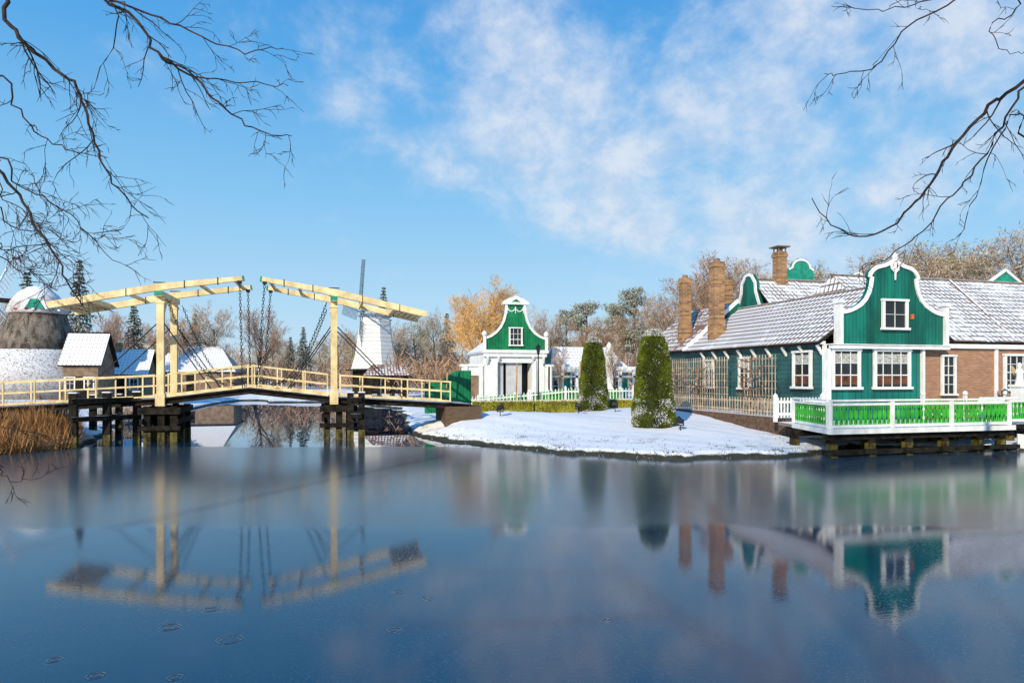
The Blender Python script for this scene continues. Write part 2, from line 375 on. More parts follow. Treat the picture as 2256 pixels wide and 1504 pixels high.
def make_pine(seed,H=10):
    r=random.Random(seed); T=MB();C=MB()
    T.tube([(0,0,-.2),(.2,0,H*.4),(0,.2,H*.7),(.1,.1,H*.95)],[.2,.16,.1,.03],6)
    for k in range(22):
        z=H*r.uniform(.42,1); a=r.uniform(0,6.283); R=H*.24*(1.15-z/H*.75)*r.uniform(.3,1.1)
        c=Vector((math.cos(a)*R,math.sin(a)*R,z)); T.tube([(0,.1,z-.5),tuple(c)],[.06,.03],4)
        cr=r.uniform(.5,.95)
        for j in range(170):
            v=rv(r)*r.random()**.4; p=c+Vector((v.x*cr*1.2,v.y*cr*1.2,v.z*cr*.65))
            ribbon(C,p,p+(rv(r)+Vector((0,0,.5)))*.2,.09,r)
    e=empty('pine_tree',(0,0,0),'frosted pine tree with clumped needles','tree','pine trees in the woodland'); part(T,'trunk',bark,e); part(C,'crown',pinef,e); return e,H
twig2=mat('brown_twigs',(.35,.20,.11),.9,.35,1.2,frost=.18); twig3=mat('olive_twigs',(.36,.29,.15),.9,.35,1.2,frost=.3)
variants=[make_tree(s,H=10,kids=k,up=u,spread=sp,mats=(bark,mm)) for s,k,u,sp,mm in ((1,(10,8,7,6),.10,.75,twig),(2,(12,8,6,6),.14,.65,twig2),(3,(9,9,7,6),.06,.85,twig3),(4,(13,7,7,5),.12,.7,twig))]
firs=[make_fir(5),make_fir(6)]; pines=[make_pine(7),make_pine(8)]
used=set()
def plant(kind,px,q,d,sx=1):
    L={'b':variants,'f':firs,'p':pines}[kind]; i=rnd.randrange(len(L)); src,H=L[i]
    X,Y=at(px,d); z0=gz(X,Y); h=zat(q,d)-z0; sc=h/H
    rot=rnd.uniform(0,6.28)
    if id(src) not in used:
        used.add(id(src)); src.location=(X,Y,z0); src.rotation_euler=(0,0,rot); src.scale=(sc*sx,sc*sx,sc); return
    copy_thing(src,(X,Y,z0),rot,(sc*sx,sc*sx,sc))
for a in [('b',-20,650,80),('b',30,640,74),('b',110,650,84),('f',175,572,70,.8),('b',245,680,78),('f',295,662,82),('b',340,690,88),('f',60,600,88),('b',400,700,84),
 ('b',470,655,86,1.1),('b',560,668,92),('f',430,690,98),('b',600,735,118),('b',640,748,122),('f',668,720,104),('f',640,742,118),('b',706,745,120),('b',745,712,104),
 ('f',845,632,112,.8),('f',985,690,96),('b',880,700,92),('b',915,702,86),('b',955,672,88),('b',1110,690,84),('b',1170,668,78),('b',1215,688,84),('p',1290,668,84),('p',1250,688,90),
 ('b',1330,690,82),('p',1395,642,76),('p',1352,672,90),('b',1430,662,80),('b',1470,632,74),('b',1290,700,78),('b',1380,690,78),
 ('b',1535,590,72,1.2),('b',1590,558,70,1.2),('b',1650,574,74,1.2),('b',1715,590,78,1.1),('b',1790,572,76,1.2),('b',1850,560,74,1.3),('b',1915,575,78,1.2),
 ('b',1975,545,76,1.2),('b',2040,512,74,1.2),('b',2100,528,80,1.2),('b',2150,520,74,1.2),('b',2215,505,76,1.2),('b',2270,490,72,1.2),('b',2330,500,80,1.2),('p',1570,640,90),('b',820,710,100),('b',780,725,110)]:
    plant(*a)
X,Y=at(1055,60); e,H=make_tree(21,H=10,kids=(18,10,8,7),mats=(mat('golden_bark',(.50,.27,.09),.9),gold),name='willow_tree',label='golden twigged pollard willow beside the green gatehouse',up=.13,spread=.72,tw=.024,group=None)
e.location=(X,Y,gz(X,Y)); sc=(zat(592,60)-1)/H; e.scale=(sc*1.25,sc*1.25,sc)
# trees on the near bank behind the viewpoint (they shade the lawn and the facade)
sh,H=make_tree(31,H=10,kids=(9,6,4,3),mats=(bark,twig),label='tall bare tree standing on the near bank',spread=.8,tw=.02)
sh.location=(-3.6,-7.5,.8); sh.scale=(1.9,1.9,1.95)
# far woodland mass
wd=MB(); r=random.Random(5)
def band(p0,p1,q0,q1,d0,d1,n,mi,w_=.10):
    for i in range(n):
        f=r.random(); d=r.uniform(d0,d1); px=p0+(p1-p0)*f; X,Y=at(px,d)
        top=zat(q0+(q1-q0)*f,d)*(.72+.28*math.sin(px*.05+d)*math.sin(px*.021+2)); z=.9+(top-.9)*r.random()**.8
        p=Vector((X,Y,z)); ribbon(wd,p,p+(rv(r)+Vector((0,0,.8)))*r.uniform(.6,1.4),w_,r,mi)
band(-150,420,690,700,95,125,9000,0); band(400,800,745,745,125,150,7000,0); band(760,1500,720,705,100,125,12000,0); band(1480,2400,640,600,90,120,13000,0)
band(850,1500,785,780,62,90,6000,1); band(-100,800,800,800,90,110,8000,1)
part(wd,'woodland',[twig,twig2],kind='stuff',label='hazy mass of frosted bare woodland and undergrowth')
rd=MB(); r=random.Random(9)
for px,d,X,Y,sdv,z0 in zip(*scatter(10000,-120,172,22.6,28.5)):
    if sdv<-.5 or sdv>4: continue
    z=max(0,z0); h=r.uniform(.4,1.35)*(1.1 if sdv<1.5 else .75)*(.7+.3*math.sin(X*2.3)*math.sin(Y*2.9))
    p=Vector((X,Y,z-.05)); ribbon(rd,p,p+Vector((r.uniform(-.5,.5),r.uniform(-.5,.5),h)),.024,r)
part(rd,'reed_bed',reed,kind='stuff',label='dry orange brown reeds on the bank by the drawbridge')
bs=MB()
for px,d,X,Y,sdv,z0 in zip(*scatter(9000,200,470,36,50)):
    if sdv<.0 or sdv>2.0: continue
    p=Vector((X,Y,z0)); ribbon(bs,p,p+Vector((r.uniform(-.4,.4),r.uniform(-.4,.4),r.uniform(.2,.9))),.03,r)
for px,d,X,Y,sdv,z0 in zip(*scatter(12000,870,1800,21.4,29)):
    if sdv<-.1 or sdv>.22:
        if not (sdv<3 and sdv>0 and r.random()<.05): continue
    p=Vector((X,Y,max(0,z0)-.02)); ribbon(bs,p,p+Vector((r.uniform(-.10,.10),r.uniform(-.10,.10),r.uniform(.05,.14))),.018,r,1)
part(bs,'bank_grass',[twig,mat('bank_moss',(.07,.06,.022),.9,.4,3,frost=.2)],kind='stuff',label='frosty grass tufts along the water edge')
# ---------------------------------------------------------------- drawbridge
BX,BY=-6.43,29.68; FY=32.1
def zd(t):
    if t<0: return 1.76+t*.052
    if t>6.63: return 1.76-(t-6.63)*.06
    return 1.76+.40*(1-abs(t-3.315)/3.315)
br=empty('drawbridge',(BX+3.3,BY+1.2,0),'cream painted wooden double drawbridge spanning the icy pond','bridge')
dk=MB()
ts=[-6.5,-3,0,1.6,3.29,3.34,5,6.63,9,12.4]
for a,b_ in zip(ts[:-1],ts[1:]):
    for y in (BY+.05,(BY+FY)/2,FY-.05): dk.beam((BX+a,y,zd(a)-.16),(BX+b_,y,zd(b_)-.16),.14,.19,1)
t_=-6.5
while t_<12.3:
    dk.beam((BX+t_,(BY+FY)/2,zd(t_)-.03),(BX+t_+.19,(BY+FY)/2,zd(t_+.19)-.03),FY-BY+.3,.06,0); t_+=.2
part(dk,'deck',[dark,darkp],br)
for y in (BY-.05,FY+.05):
    rl=MB()
    segs=[(-6.4,-.2),(.25,3.28),(3.36,6.4),(6.85,11.6)]
    for a,b_ in segs:
        rl.beam((BX+a,y,zd(a)+.92),(BX+b_,y,zd(b_)+.92),.09,.06); rl.beam((BX+a,y,zd(a)+.50),(BX+b_,y,zd(b_)+.50),.045,.065)
        rl.beam((BX+a,y,zd(a)+.08),(BX+b_,y,zd(b_)+.08),.07,.12 if a in (.25,3.36) else .06)
        n=max(2,round((b_-a)/1.0))
        for i in range(n+1):
            u=a+(b_-a)*i/n; u=min(max(u,a+.04),b_-.04); rl.box(BX+u-.026,BX+u+.026,y-.032,y+.032,zd(u)+.1,zd(u)+.9)
    part(rl,'railing',cream,br)
for pt in (0,6.63):
    pg=bpy.data.objects.new('portal',None); COL.objects.link(pg); pg.parent=br; ORG[pg.name]=ORG[br.name]
    for y in (BY,FY):
        m_=MB(); m_.box(BX+pt-.13,BX+pt+.13,y-.13,y+.13,zd(pt)-.3,5.74)
        m_.box(BX+pt-.17,BX+pt+.17,y-.17,y+.17,zd(pt)-.31,zd(pt)+.18)
        m_.box(BX+pt-.165,BX+pt+.165,y-.165,y+.165,5.5,5.6)
        part(m_,'post',cream,pg)
    m_=MB(); m_.box(BX+pt-.14,BX+pt+.14,BY-.45,FY+.45,5.746,5.96)
    for y,s_ in ((BY+.15,1),(FY-.15,-1)): m_.beam((BX+pt,y,4.9),(BX+pt,y+s_*.75,5.7),.11,.13)
    m_.box(BX+pt-.146,BX+pt+.146,BY-.452,BY-.40,5.76,5.95,1)
    part(m_,'crossbeam',[cream,greenp],pg)
    for y in (BY-.02,FY+.02):
        for s_ in (-1,1):
            st=MB()
            out=3.1 if (pt==0 and s_<0) or (pt>0 and s_>0) else 1.9
            st.tube([(BX+pt+s_*.14,y,4.7),(BX+pt+s_*out,y,zd(pt+s_*out)+.05)],[.024,.024],5)
            part(st,'strut',iron,br)
def bal(t0,tip,tail,ztip,ztail):
    sg=1 if tail>t0 else -1
    m_=MB()
    for y in (BY-.25,FY+.25):
        m_.beam((BX+tail,y,ztail),(BX+t0,y,6.12),.19,.25,0,.18,.27); m_.beam((BX+t0,y,6.12),(BX+tip,y,ztip),.18,.27,0,.15,.17)
        m_.beam((BX+tip-.01*sg,y,ztip),(BX+tip+.07*-sg,y,ztip+.01),.17,.20,1)
        for f in (.3,.7):
            for (ua,za,ub,zb) in ((t0,6.12,tip,ztip),(t0,6.12,tail,ztail)):
                u=ua+(ub-ua)*f; z=za+(zb-za)*f; m_.box(BX+u-.015,BX+u+.015,y-.10,y+.10,z-.145,z+.145,2)
    zf=lambda u: 6.12+(ztip-6.12)*(u-t0)/(tip-t0) if (u-t0)*(tip-t0)>0 else 6.12+(ztail-6.12)*(u-t0)/(tail-t0)
    for u in (tip+sg*.3, t0-sg*1.4, t0+sg*1.2):
        m_.beam((BX+u,BY-.18,zf(u)),(BX+u,FY+.18,zf(u)),.11,.11)
    u=tail-sg*1.3
    while (tail-u)*sg>0:
        m_.beam((BX+u,BY-.17,zf(u)+.01),(BX+u,FY+.17,zf(u)+.01),.2,.17); u+=sg*.22
    part(m_,'balance_beam',[cream,greenp,iron],br)
    for y in (BY-.25,FY+.25):
        m2=MB(); m2.beam((BX+t0-.22,y,6.3),(BX+t0+.22,y,6.3),.04,.04); part(m2,'iron_fitting',iron,br)
        m2=MB(); m2.box(BX+tip+sg*.1-.08,BX+tip+sg*.1+.08,y-.1,y+.1,ztip-.2,ztip-.1); part(m2,'iron_fitting',iron,br)
bal(0,3.05,-3.85,6.57,5.30); bal(6.63,3.80,10.5,6.57,5.30)
def chain(mb,pts,sp=.13,rad=.045,th=.014):
    P=[Vector(p) for p in pts]; acc=0; k=0
    for a,b_ in zip(P[:-1],P[1:]):
        L=(b_-a).length; d=(b_-a).normalized(); x=acc
        while x<L:
            c=a+d*x; side=d.cross(Vector((0,1,0)) if k%2 else Vector((1,.3,0))).normalized(); k+=1
            ring=[c+d*math.cos(q)*sp*.72+side*math.sin(q)*rad for q in [i*math.pi/3 for i in range(7)]]
            mb.tube(ring,[th]*7,3); x+=sp
        acc=x-L
for y in (BY-.25,FY+.25):
    for tip,foot in ((2.95,3.05),(3.9,3.6)):
        m_=MB(); chain(m_,[(BX+tip,y,6.4),(BX+foot,y*.98+(BY+1.2)*.02,zd(foot)+.1)]); part(m_,'chain',iron,br)
for y in (BY-.27,FY+.27):
    for a,za,b_ in ((.3,5.6,2.5),(6.3,5.6,4.2)):
        pts=[]
        for i in range(13):
            f=i/12; u=a+(b_-a)*f; z=za+(zd(b_)+.2-za)*f-.8*math.sin(math.pi*f)
            pts.append((BX+u,y,z))
        m_=MB(); chain(m_,pts); part(m_,'chain',iron,br)
def pile(mb,x,y,z1,w=.3,m=0):
    mb.box(x-w/2,x+w/2,y-w/2,y+w/2,-.6,.42,m+1); mb.box(x-w/2+.003,x+w/2-.003,y-w/2+.003,y+w/2-.003,.42,z1,m)
for pt in (0,6.8):
    m_=MB()
    for y in (BY-.1,(BY+FY)/2,FY+.1):
        for dx in (-.45,.05,.5): pile(m_,BX+pt+dx,y,zd(pt)-.32,.25)
    for dx in (-.62,.66): m_.box(BX+pt+dx-.05,BX+pt+dx+.05,BY-.4,FY+.3,.75,.95)
    m_.box(BX+pt-.75,BX+pt+.78,BY-.36,BY-.252,1.14,1.40); m_.box(BX+pt-.75,BX+pt+.78,BY-.36,BY-.252,.5,.68)
    m_.box(BX+pt-.7,BX+pt+.7,BY-.25,FY+.3,1.15,1.4)
    part(m_,'pier',[darkp,mossy],br)
def fender(pts,ztop,label):
    m_=MB()
    for x,y in pts:
        pile(m_,x,y,ztop,.26); m_.box(x-.14,x+.14,y-.14,y+.14,ztop,ztop+.04,2)
    for (x0,y0),(x1,y1) in zip(pts[:-1],pts[1:]):
        for z in (ztop-.28,ztop-.95): m_.beam((x0,y0-.19,z),(x1,y1-.19,z),.12,.18)
    return part(m_,'mooring_fender',[dark,mossy,snowm],label=label,category='fender',group='dark timber fenders beside the drawbridge')
fender([at(162,24.9),at(236,25.9),at(302,27.0)],2.0,'dark timber fender with snowy posts standing in the water')
fender([at(205,30),at(262,31)],1.8,'dark timber fender with snowy posts behind the bridge pier')
fender([(.85,28.9),(1.3,28.95)],1.95,'short dark timber fender against the bridge pier')
m_=MB(); m_.box(4.9,6.5,BY-.2,FY+.2,-.5,1.30); part(m_,'bridge_abutment',brickd,label='low mossy brick abutment at the drawbridge end',category='wall')
m_=MB(); m_.box(-13.4,-11.2,BY-.3,FY+.3,-.5,1.30); part(m_,'bridge_abutment',brickd,label='low mossy brick abutment at the reed bank',category='wall')
# ---------------------------------------------------------------- windows helper
def wb(mb,plane,a0,a1,c,o0,o1,z0,z1,m=0):
    lo,hi=sorted((c+o0,c+o1))
    if plane=='y': mb.box(a0,a1,lo,hi,z0,z1,m)
    else: mb.box(lo,hi,a0,a1,z0,z1,m)
def window(par,plane,a0,a1,c,z0,z1,nx=3,nz=2,fw=.10,curtain=True,s=-1,bw=.024):
    g_=MB(); wb(g_,plane,a0,a1,c,0.02*s,.06*s,z0,z1,0)
    if curtain:
        H=z1-z0; wb(g_,plane,a0+fw,a1-fw,c,.06*s,.066*s,z1-H*.32,z1-fw,1)
        wb(g_,plane,a0+fw,a1-fw,c,.06*s,.064*s,z0+fw,z0+H*.36,2)
    w_=part(g_,'window',[glass,curt,inter],par)
    f=MB()
    wb(f,plane,a0-fw*.3,a0+fw,c,.03*s,.13*s,z0,z1); wb(f,plane,a1-fw,a1+fw*.3,c,.03*s,.13*s,z0,z1)
    wb(f,plane,a0-fw*.6,a1+fw*.6,c,.03*s,.15*s,z1,z1+fw); wb(f,plane,a0-fw*.8,a1+fw*.8,c,.03*s,.2*s,z0-fw,z0+.002)
    for i in range(1,nx): x=a0+(a1-a0)*i/nx; wb(f,plane,x-bw/2,x+bw/2,c,.05*s,.09*s,z0,z1)
    for i in range(1,nz): z=z0+(z1-z0)*i/nz; k=bw*(1.8 if i==nz//2 and nz>2 else 1); wb(f,plane,a0+fw,a1-fw,c,.052*s,.1*s,z-k/2,z+k/2)
    fo=part(f,'frame',white,w_); return w_
def profile_band(prof,w):
    out=[]
    n=len(prof)
    for i,(a,z) in enumerate(prof):
        p=prof[max(i-1,0)]; q=prof[min(i+1,n-1)]; dx,dz=q[0]-p[0],q[1]-p[1]; L=math.hypot(dx,dz) or 1
        out.append((a+dz/L*w,z-dx/L*w))
    return out
def trim(mb,prof,w,c0,c1,m=0,plane='y'):
    o=profile_band(prof,w); i_=profile_band(prof,-w*.15)
    for k in range(len(prof)-1):
        mb.extr([i_[k],i_[k+1],o[k+1],o[k]],c0,c1,m,plane)
# ---------------------------------------------------------------- main green house
h=empty('green_house',(22,25,0.9),'green and white Zaan style wooden house with snowy pantile roofs','house')
m_=MB()
m_.box(19.0,23.7,22.8,23.2,0.3,3.7); part(m_,'front_wall',mat('teal_plain_boards',(.006,.16,.13),.4,.25,1.2,5,boards=('v',.3),spec=.4),h)
m_=MB(); m_.box(19.0,19.3,23.2,33.2,0.3,4.0); m_.box(19.3,25,32.9,33.2,.3,4.0); part(m_,'side_wall',greenh,h)
m_=MB(); m_.box(23.702,40,23.0,23.4,0.3,4.0); m_.box(39.6,40,23.4,32,.3,4); part(m_,'brick_wall',brick,h)
m_=MB(); m_.box(19.35,39,31.8,32.4,.3,4.2); m_.box(24.9,39.2,29.5,31.8,.3,4.9); part(m_,'rear_wall',greenh,h)
cx=22.05
half=[(2.5,3.86),(2.5,5.22),(2.38,5.23),(2.15,5.28),(1.92,5.37),(1.65,5.52),(1.42,5.74),(1.27,6.0),(1.18,6.3),(1.14,6.56),(1.24,6.58),(1.2,6.75),(1.06,6.92),(.87,7.04),(.64,7.1),(.47,7.14),(.28,7.22),(.12,7.3)]
left=[(cx-a,z) for a,z in half]; right=[(cx+a,z) for a,z in half][::-1]
m_=MB(); m_.extr(left+right,22.68,22.86); gab=part(m_,'gable',green,h)
m_=MB(); trim(m_,(left[1:]+right[:-1]),.13,22.60,22.672,0)
m_.box(18.95,24.75,22.52,22.672,3.72,3.86); m_.box(18.9,24.8,22.46,22.71,3.864,3.90)
for x in (19.45,24.63):
    m_.box(x-.08,x+.08,22.54,22.9,3.904,5.5); m_.box(x-.13,x+.13,22.48,22.94,5.5,5.58); m_.box(x-.10,x+.10,22.51,22.92,5.583,5.64)
m_.box(18.9,19.06,22.66,22.797,.9,3.717); m_.box(23.5,23.62,22.66,22.797,.9,3.717)
part(m_,'gable_trim',whitesnow,h)
m_=MB(); m_.tube([(cx,22.6,7.28),(cx,22.6,7.46),(cx,22.6,7.6)],[.1,.12,.02],8)
for s_ in (-1,1):
    m_.tube([(cx,22.58,6.8),(cx+s_*.14,22.58,6.95),(cx+s_*.2,22.58,7.12),(cx+s_*.1,22.58,7.26),(cx,22.58,7.3)],[.05,.06,.06,.05,.04],6)
m_.tube([(cx,22.58,6.5),(cx,22.58,7.2)],[.03,.07],6)
part(m_,'finial',white,h)
window(h,'y',21.45,22.65,22.68,4.58,5.65,2,2,curtain=False,fw=.09,bw=.016)
m_=MB(); m_.box(22.9,23.0,22.6,22.68,4.95,5.15); part(m_,'wall_lamp',mat('orange_plaque',(.6,.15,.03),.5),h)
window(h,'y',19.15,20.45,22.8,2.2,3.62,3,3); window(h,'y',21.15,22.9,22.8,2.2,3.62,4,3)
window(h,'y',24.75,25.45,23.0,1.9,3.45,2,4,curtain=False,fw=.08); window(h,'y',28.1,29.5,23.0,2.1,3.5,4,4,curtain=False)
window(h,'y',31.3,32.8,23.0,2.1,3.5,4,4,curtain=False)
window(h,'x',23.65,24.75,19.0,2.2,3.6,2,3,fw=.09); window(h,'x',27.9,28.7,19.0,2.1,3.45,2,2,fw=.09)
window(h,'x',31,31.8,19.0,2.1,3.4,2,2,fw=.09)
m_=MB(); m_.box(24.82,40.1,22.84,22.997,3.80,3.98)
for x in (27.7,29.9): m_.box(x-.07,x+.07,22.92,22.996,.9,3.79)
m_.box(18.72,18.995,22.9,33.4,3.90,4.02)
y=23.1
while y<33: m_.beam((18.998,y,3.5),(18.75,y,3.88),.08,.10); y+=1.1
m_.box(18.93,18.996,22.83,23.02,.9,3.9)
part(m_,'cornice',white,h)
rA=MB()
rA.slab((18.6,33.6,3.98),(18.6,22.88,3.98),(22.1,22.88,6.36),(22.1,33.6,6.36),.12)
rA.slab((25.6,22.88,3.98),(25.6,33.6,3.98),(22.1,33.6,6.36),(22.1,22.88,6.36),.12)
part(rA,'side_roof',[tileA,darkp],h)
rD=MB(); rD.slab((22.3,22.9,4.1),(40.3,22.9,4.1),(40.3,27.6,7.45),(23.3,27.6,7.45),.12); rD.slab((40.3,32.4,3.98),(22.2,32.4,3.98),(23.3,27.6,7.45),(40.3,27.6,7.45),.12)
rD.slab((22.2,32.4,3.98),(22.3,22.9,4.1),(23.3,27.59,7.45),(23.3,27.61,7.45),.1)
part(rD,'front_roof',[tileB,darkp],h)
rE=MB(); rE.slab((22.6,30.0,5.0),(30,30.0,5.0),(30,34,8.15),(23.3,34,8.15),.12); rE.slab((30,38,5.0),(22.9,38,5.0),(23.3,34,8.15),(30,34,8.15),.12)
rE.slab((30,30,5.0),(30,38,5.0),(29.99,34.01,8.15),(29.99,33.99,8.15),.1)
part(rE,'rear_roof',[tileB,darkp],h)
ridge=mat('ridge_tiles',(.20,.15,.12),.7,.3,6,snow=.6)
for q in (((23.2,34,8.18),(30,34,8.18)),((23.2,27.6,7.48),(40.3,27.6,7.48)),((22.1,22.9,6.38),(22.1,33.6,6.38)),((28.9,23.0,4.14),(30.2,27.5,7.44))):
    m_=MB(); m_.tube(list(q),[.065,.065],8); part(m_,'ridge_tile',ridge,h)
gh=[(2.4,4.9),(2.3,5.6),(1.7,5.9),(1.1,6.6),(.75,7.4),(.7,7.9),(.35,8.35),(.1,8.45)]
gl=[(34-a,z) for a,z in gh]; gr_=[(34+a,z) for a,z in gh][::-1]
m_=MB(); m_.extr(gl+gr_,23.05,23.25,0,'x'); part(m_,'gable',green,h)
m_=MB(); trim(m_,gl+gr_,.15,22.97,23.045,0,'x'); part(m_,'gable_trim',whitesnow,h)
m_=MB(); m_.box(19.2,25,33.5,39,.3,4.1); part(m_,'rear_wing_wall',greenh,h)
rB=MB(); rB.slab((18.8,39.4,4.05),(18.8,33.7,4.05),(22.1,33.7,6.8),(22.1,39.4,6.8),.12); rB.slab((25.5,33.7,4.05),(25.5,39.4,4.05),(22.1,39.4,6.8),(22.1,33.7,6.8),.12)
part(rB,'rear_wing_roof',[tileD,darkp],h)
m_=MB(); m_.extr([(18.9,4.0),(25.4,4.0),(22.1,6.75)],33.62,33.69); part(m_,'rear_wing_gable',green,h)
m_=MB(); m_.beam((18.65,33.58,4.0),(22.1,33.58,6.88),.08,.2); part(m_,'bargeboard',white,h)
def chimney(x,y,z0,z1,w,cap=False):
    m_=MB(); m_.box(x-w/2,x+w/2,y-w/2,y+w/2,z0,z1-.3); m_.box(x-w/2-.05,x+w/2+.05,y-w/2-.05,y+w/2+.05,z1-.30,z1-.12)
    m_.box(x-w/2-.02,x+w/2+.02,y-w/2-.02,y+w/2+.02,z1-.12,z1); m_.box(x-w/2-.04,x+w/2+.04,y-w/2-.04,y+w/2+.04,z0+.05,z0+(z1-z0)*.3)
    c_=part(m_,'chimney',brickc,h)
    k=MB(); k.lathe(x,y,[(w*.32,z1),(w*.27,z1+.18)],10)
    if cap:
        for a in (-1,1):
            for b_ in (-1,1): k.box(x+a*w*.4-.03,x+a*w*.4+.03,y+b_*w*.4-.03,y+b_*w*.4+.03,z1,z1+.25)
        k.box(x-w*.75,x+w*.75,y-w*.75,y+w*.75,z1+.25,z1+.32)
    part(k,'chimney_cap',mat('clay_pot',(.2,.12,.08),.7,.3,4,snow=.5),c_)
chimney(19.75,32.0,4.3,8.65,.58); chimney(19.75,35.3,4.4,8.25,.52); chimney(25.0,33.9,7.6,9.75,.55,True); chimney(23.6,37.0,6,8.5,.45)
def crest(px,q0,q1,d,wd_):
    X,Y=at(px,d); z0=zat(q1,d)-1.2; z1=zat(q0,d); m_=MB(); R=wd_/2
    pr=[(X-R-.25,z0),(X-R-.25,z1-R*.75-.12),(X-R,z1-R*.75)]+[(X-R*math.cos(a),z1-R*.75+R*.75*math.sin(a)) for a in [math.pi*i/12 for i in range(1,12)]]+[(X+R,z1-R*.75),(X+R+.25,z1-R*.75-.12),(X+R+.25,z0)]
    m_.extr(pr,Y,Y+.2); g1=part(m_,'gable_crest',greenp,h); m2=MB(); trim(m2,pr[1:-1],.11,Y-.06,Y-.004); part(m2,'gable_trim',white,h)
crest(1765,571,616,44,1.4); crest(1890,600,620,46,.9)
m_=MB(); m_.extr([(33.2,7.3),(36.2,7.3),(34.7,8.2)],28.3,28.4); part(m_,'dormer_gable',greenp,h)
m_=MB(); m_.beam((33.1,28.25,7.3),(34.7,28.25,8.27),.1,.14); m_.beam((34.7,28.25,8.27),(36.3,28.25,7.3),.1,.14); part(m_,'bargeboard',whitesnow,h)
# ---------------------------------------------------------------- terrace deck
tr=empty('water_terrace',(19,20.5,0),'wooden terrace on dark piles with green and white balustrade','terrace')
m_=MB(); pl=[(15.5,18.5),(23.0,18.5),(23.0,22.75),(16.7,22.75),(16.3,21.3)]
m_.poly([(x,y,.87) for x,y in pl]); m_.poly([(x,y,.76) for x,y in pl][::-1])
for k in range(5):
    a=pl[k];b_=pl[(k+1)%5]; m_.poly([(*a,.76),(*b_,.76),(*b_,.87),(*a,.87)])
part(m_,'deck',mat('snowy_deck',(.25,.2,.15),.8,.2,3,snow=.8),tr)
m_=MB(); m_.box(15.42,23.08,18.40,18.49,.76,.93); m_.beam((15.46,18.5,.845),(16.26,21.3,.845),.08,.16); part(m_,'fascia',white,tr)
for x in (15.8,17.3,18.8,20.3,21.8,22.8):
    for y in (18.75,20.6):
        m_=MB(); pile(m_,x,y,.55,.24); part(m_,'pile',[darkp,mossy],tr)
for q in ((15.5,23,18.62,18.85,.555,.755),(15.5,23,20.5,20.7,.555,.755),(15.3,23.4,18.5,18.62,.10,.24)):
    m_=MB(); m_.box(*q); part(m_,'beam',darkp,tr)
def balus(p,q,parent,post0=True,post1=True,h_=.93,zb=.87):
    p=Vector((*p,zb));q=Vector((*q,zb)); L=(q-p).length; d=(q-p)/L
    f=MB()
    for fl,c in ((post0,p),(post1,q)):
        if fl: f.box(c.x-.07,c.x+.07,c.y-.07,c.y+.07,zb+.065,zb+h_+.0)
    up=Vector((0,0,1))
    f.beam(p+up*(h_+.035),q+up*(h_+.035),.18,.06); f.beam(p+up*(h_-.09),q+up*(h_-.09),.07,.08); f.beam(p+up*.13,q+up*.13,.08,.09)
    b_=part(f,'balustrade',whitesnow,parent)
    n=int(L/.185); s_=MB()
    perp=Vector((-d.y,d.x,0))
    for i in range(n):
        c=p+d*(L*(i+.5)/n)
        hw=[.064,.070,.034,.068,.068,.034,.070,.064]; zz=[.175,.30,.36,.43,.59,.66,.72,h_-.13]
        for k in range(7):
            a=[c+d*(-hw[k])+up*zz[k],c+d*hw[k]+up*zz[k],c+d*hw[k+1]+up*zz[k+1],c-d*hw[k+1]+up*zz[k+1]]
            s_.poly([x-perp*.012 for x in a]); s_.poly([x+perp*.012 for x in a][::-1])
            s_.poly([a[1]-perp*.012,a[1]+perp*.012,a[2]+perp*.012,a[2]-perp*.012]); s_.poly([a[0]+perp*.012,a[0]-perp*.012,a[3]-perp*.012,a[3]+perp*.012])
        for z in (.30,.70):
            s_.poly([c+d*x-perp*.0145+up*y for x,y in ((-.014,z-.06),(.014,z-.06),(.014,z+.06),(-.014,z+.06))],1)
    part(s_,'baluster_panel',[greenl,darkp],b_)
xs_=[15.52,17.95,20.4,22.92]
balus((16.3,21.25),(15.52,18.55),tr,True,True)
for a,b_ in zip(xs_[:-1],xs_[1:]): balus((a+.0,18.55),(b_,18.55),tr,False,True)
balus((22.96,19.6),(25.4,19.6),tr,True,True); balus((25.4,19.6),(28,19.6),tr,False,True)
m_=MB(); m_.box(23.05,29,19.5,22.9,.7,.868); part(m_,'rear_deck',dark,tr)
for x in (24.5,26,27.5):
    m_=MB(); pile(m_,x,19.8,.69,.24); part(m_,'pile',[darkp,mossy],tr)
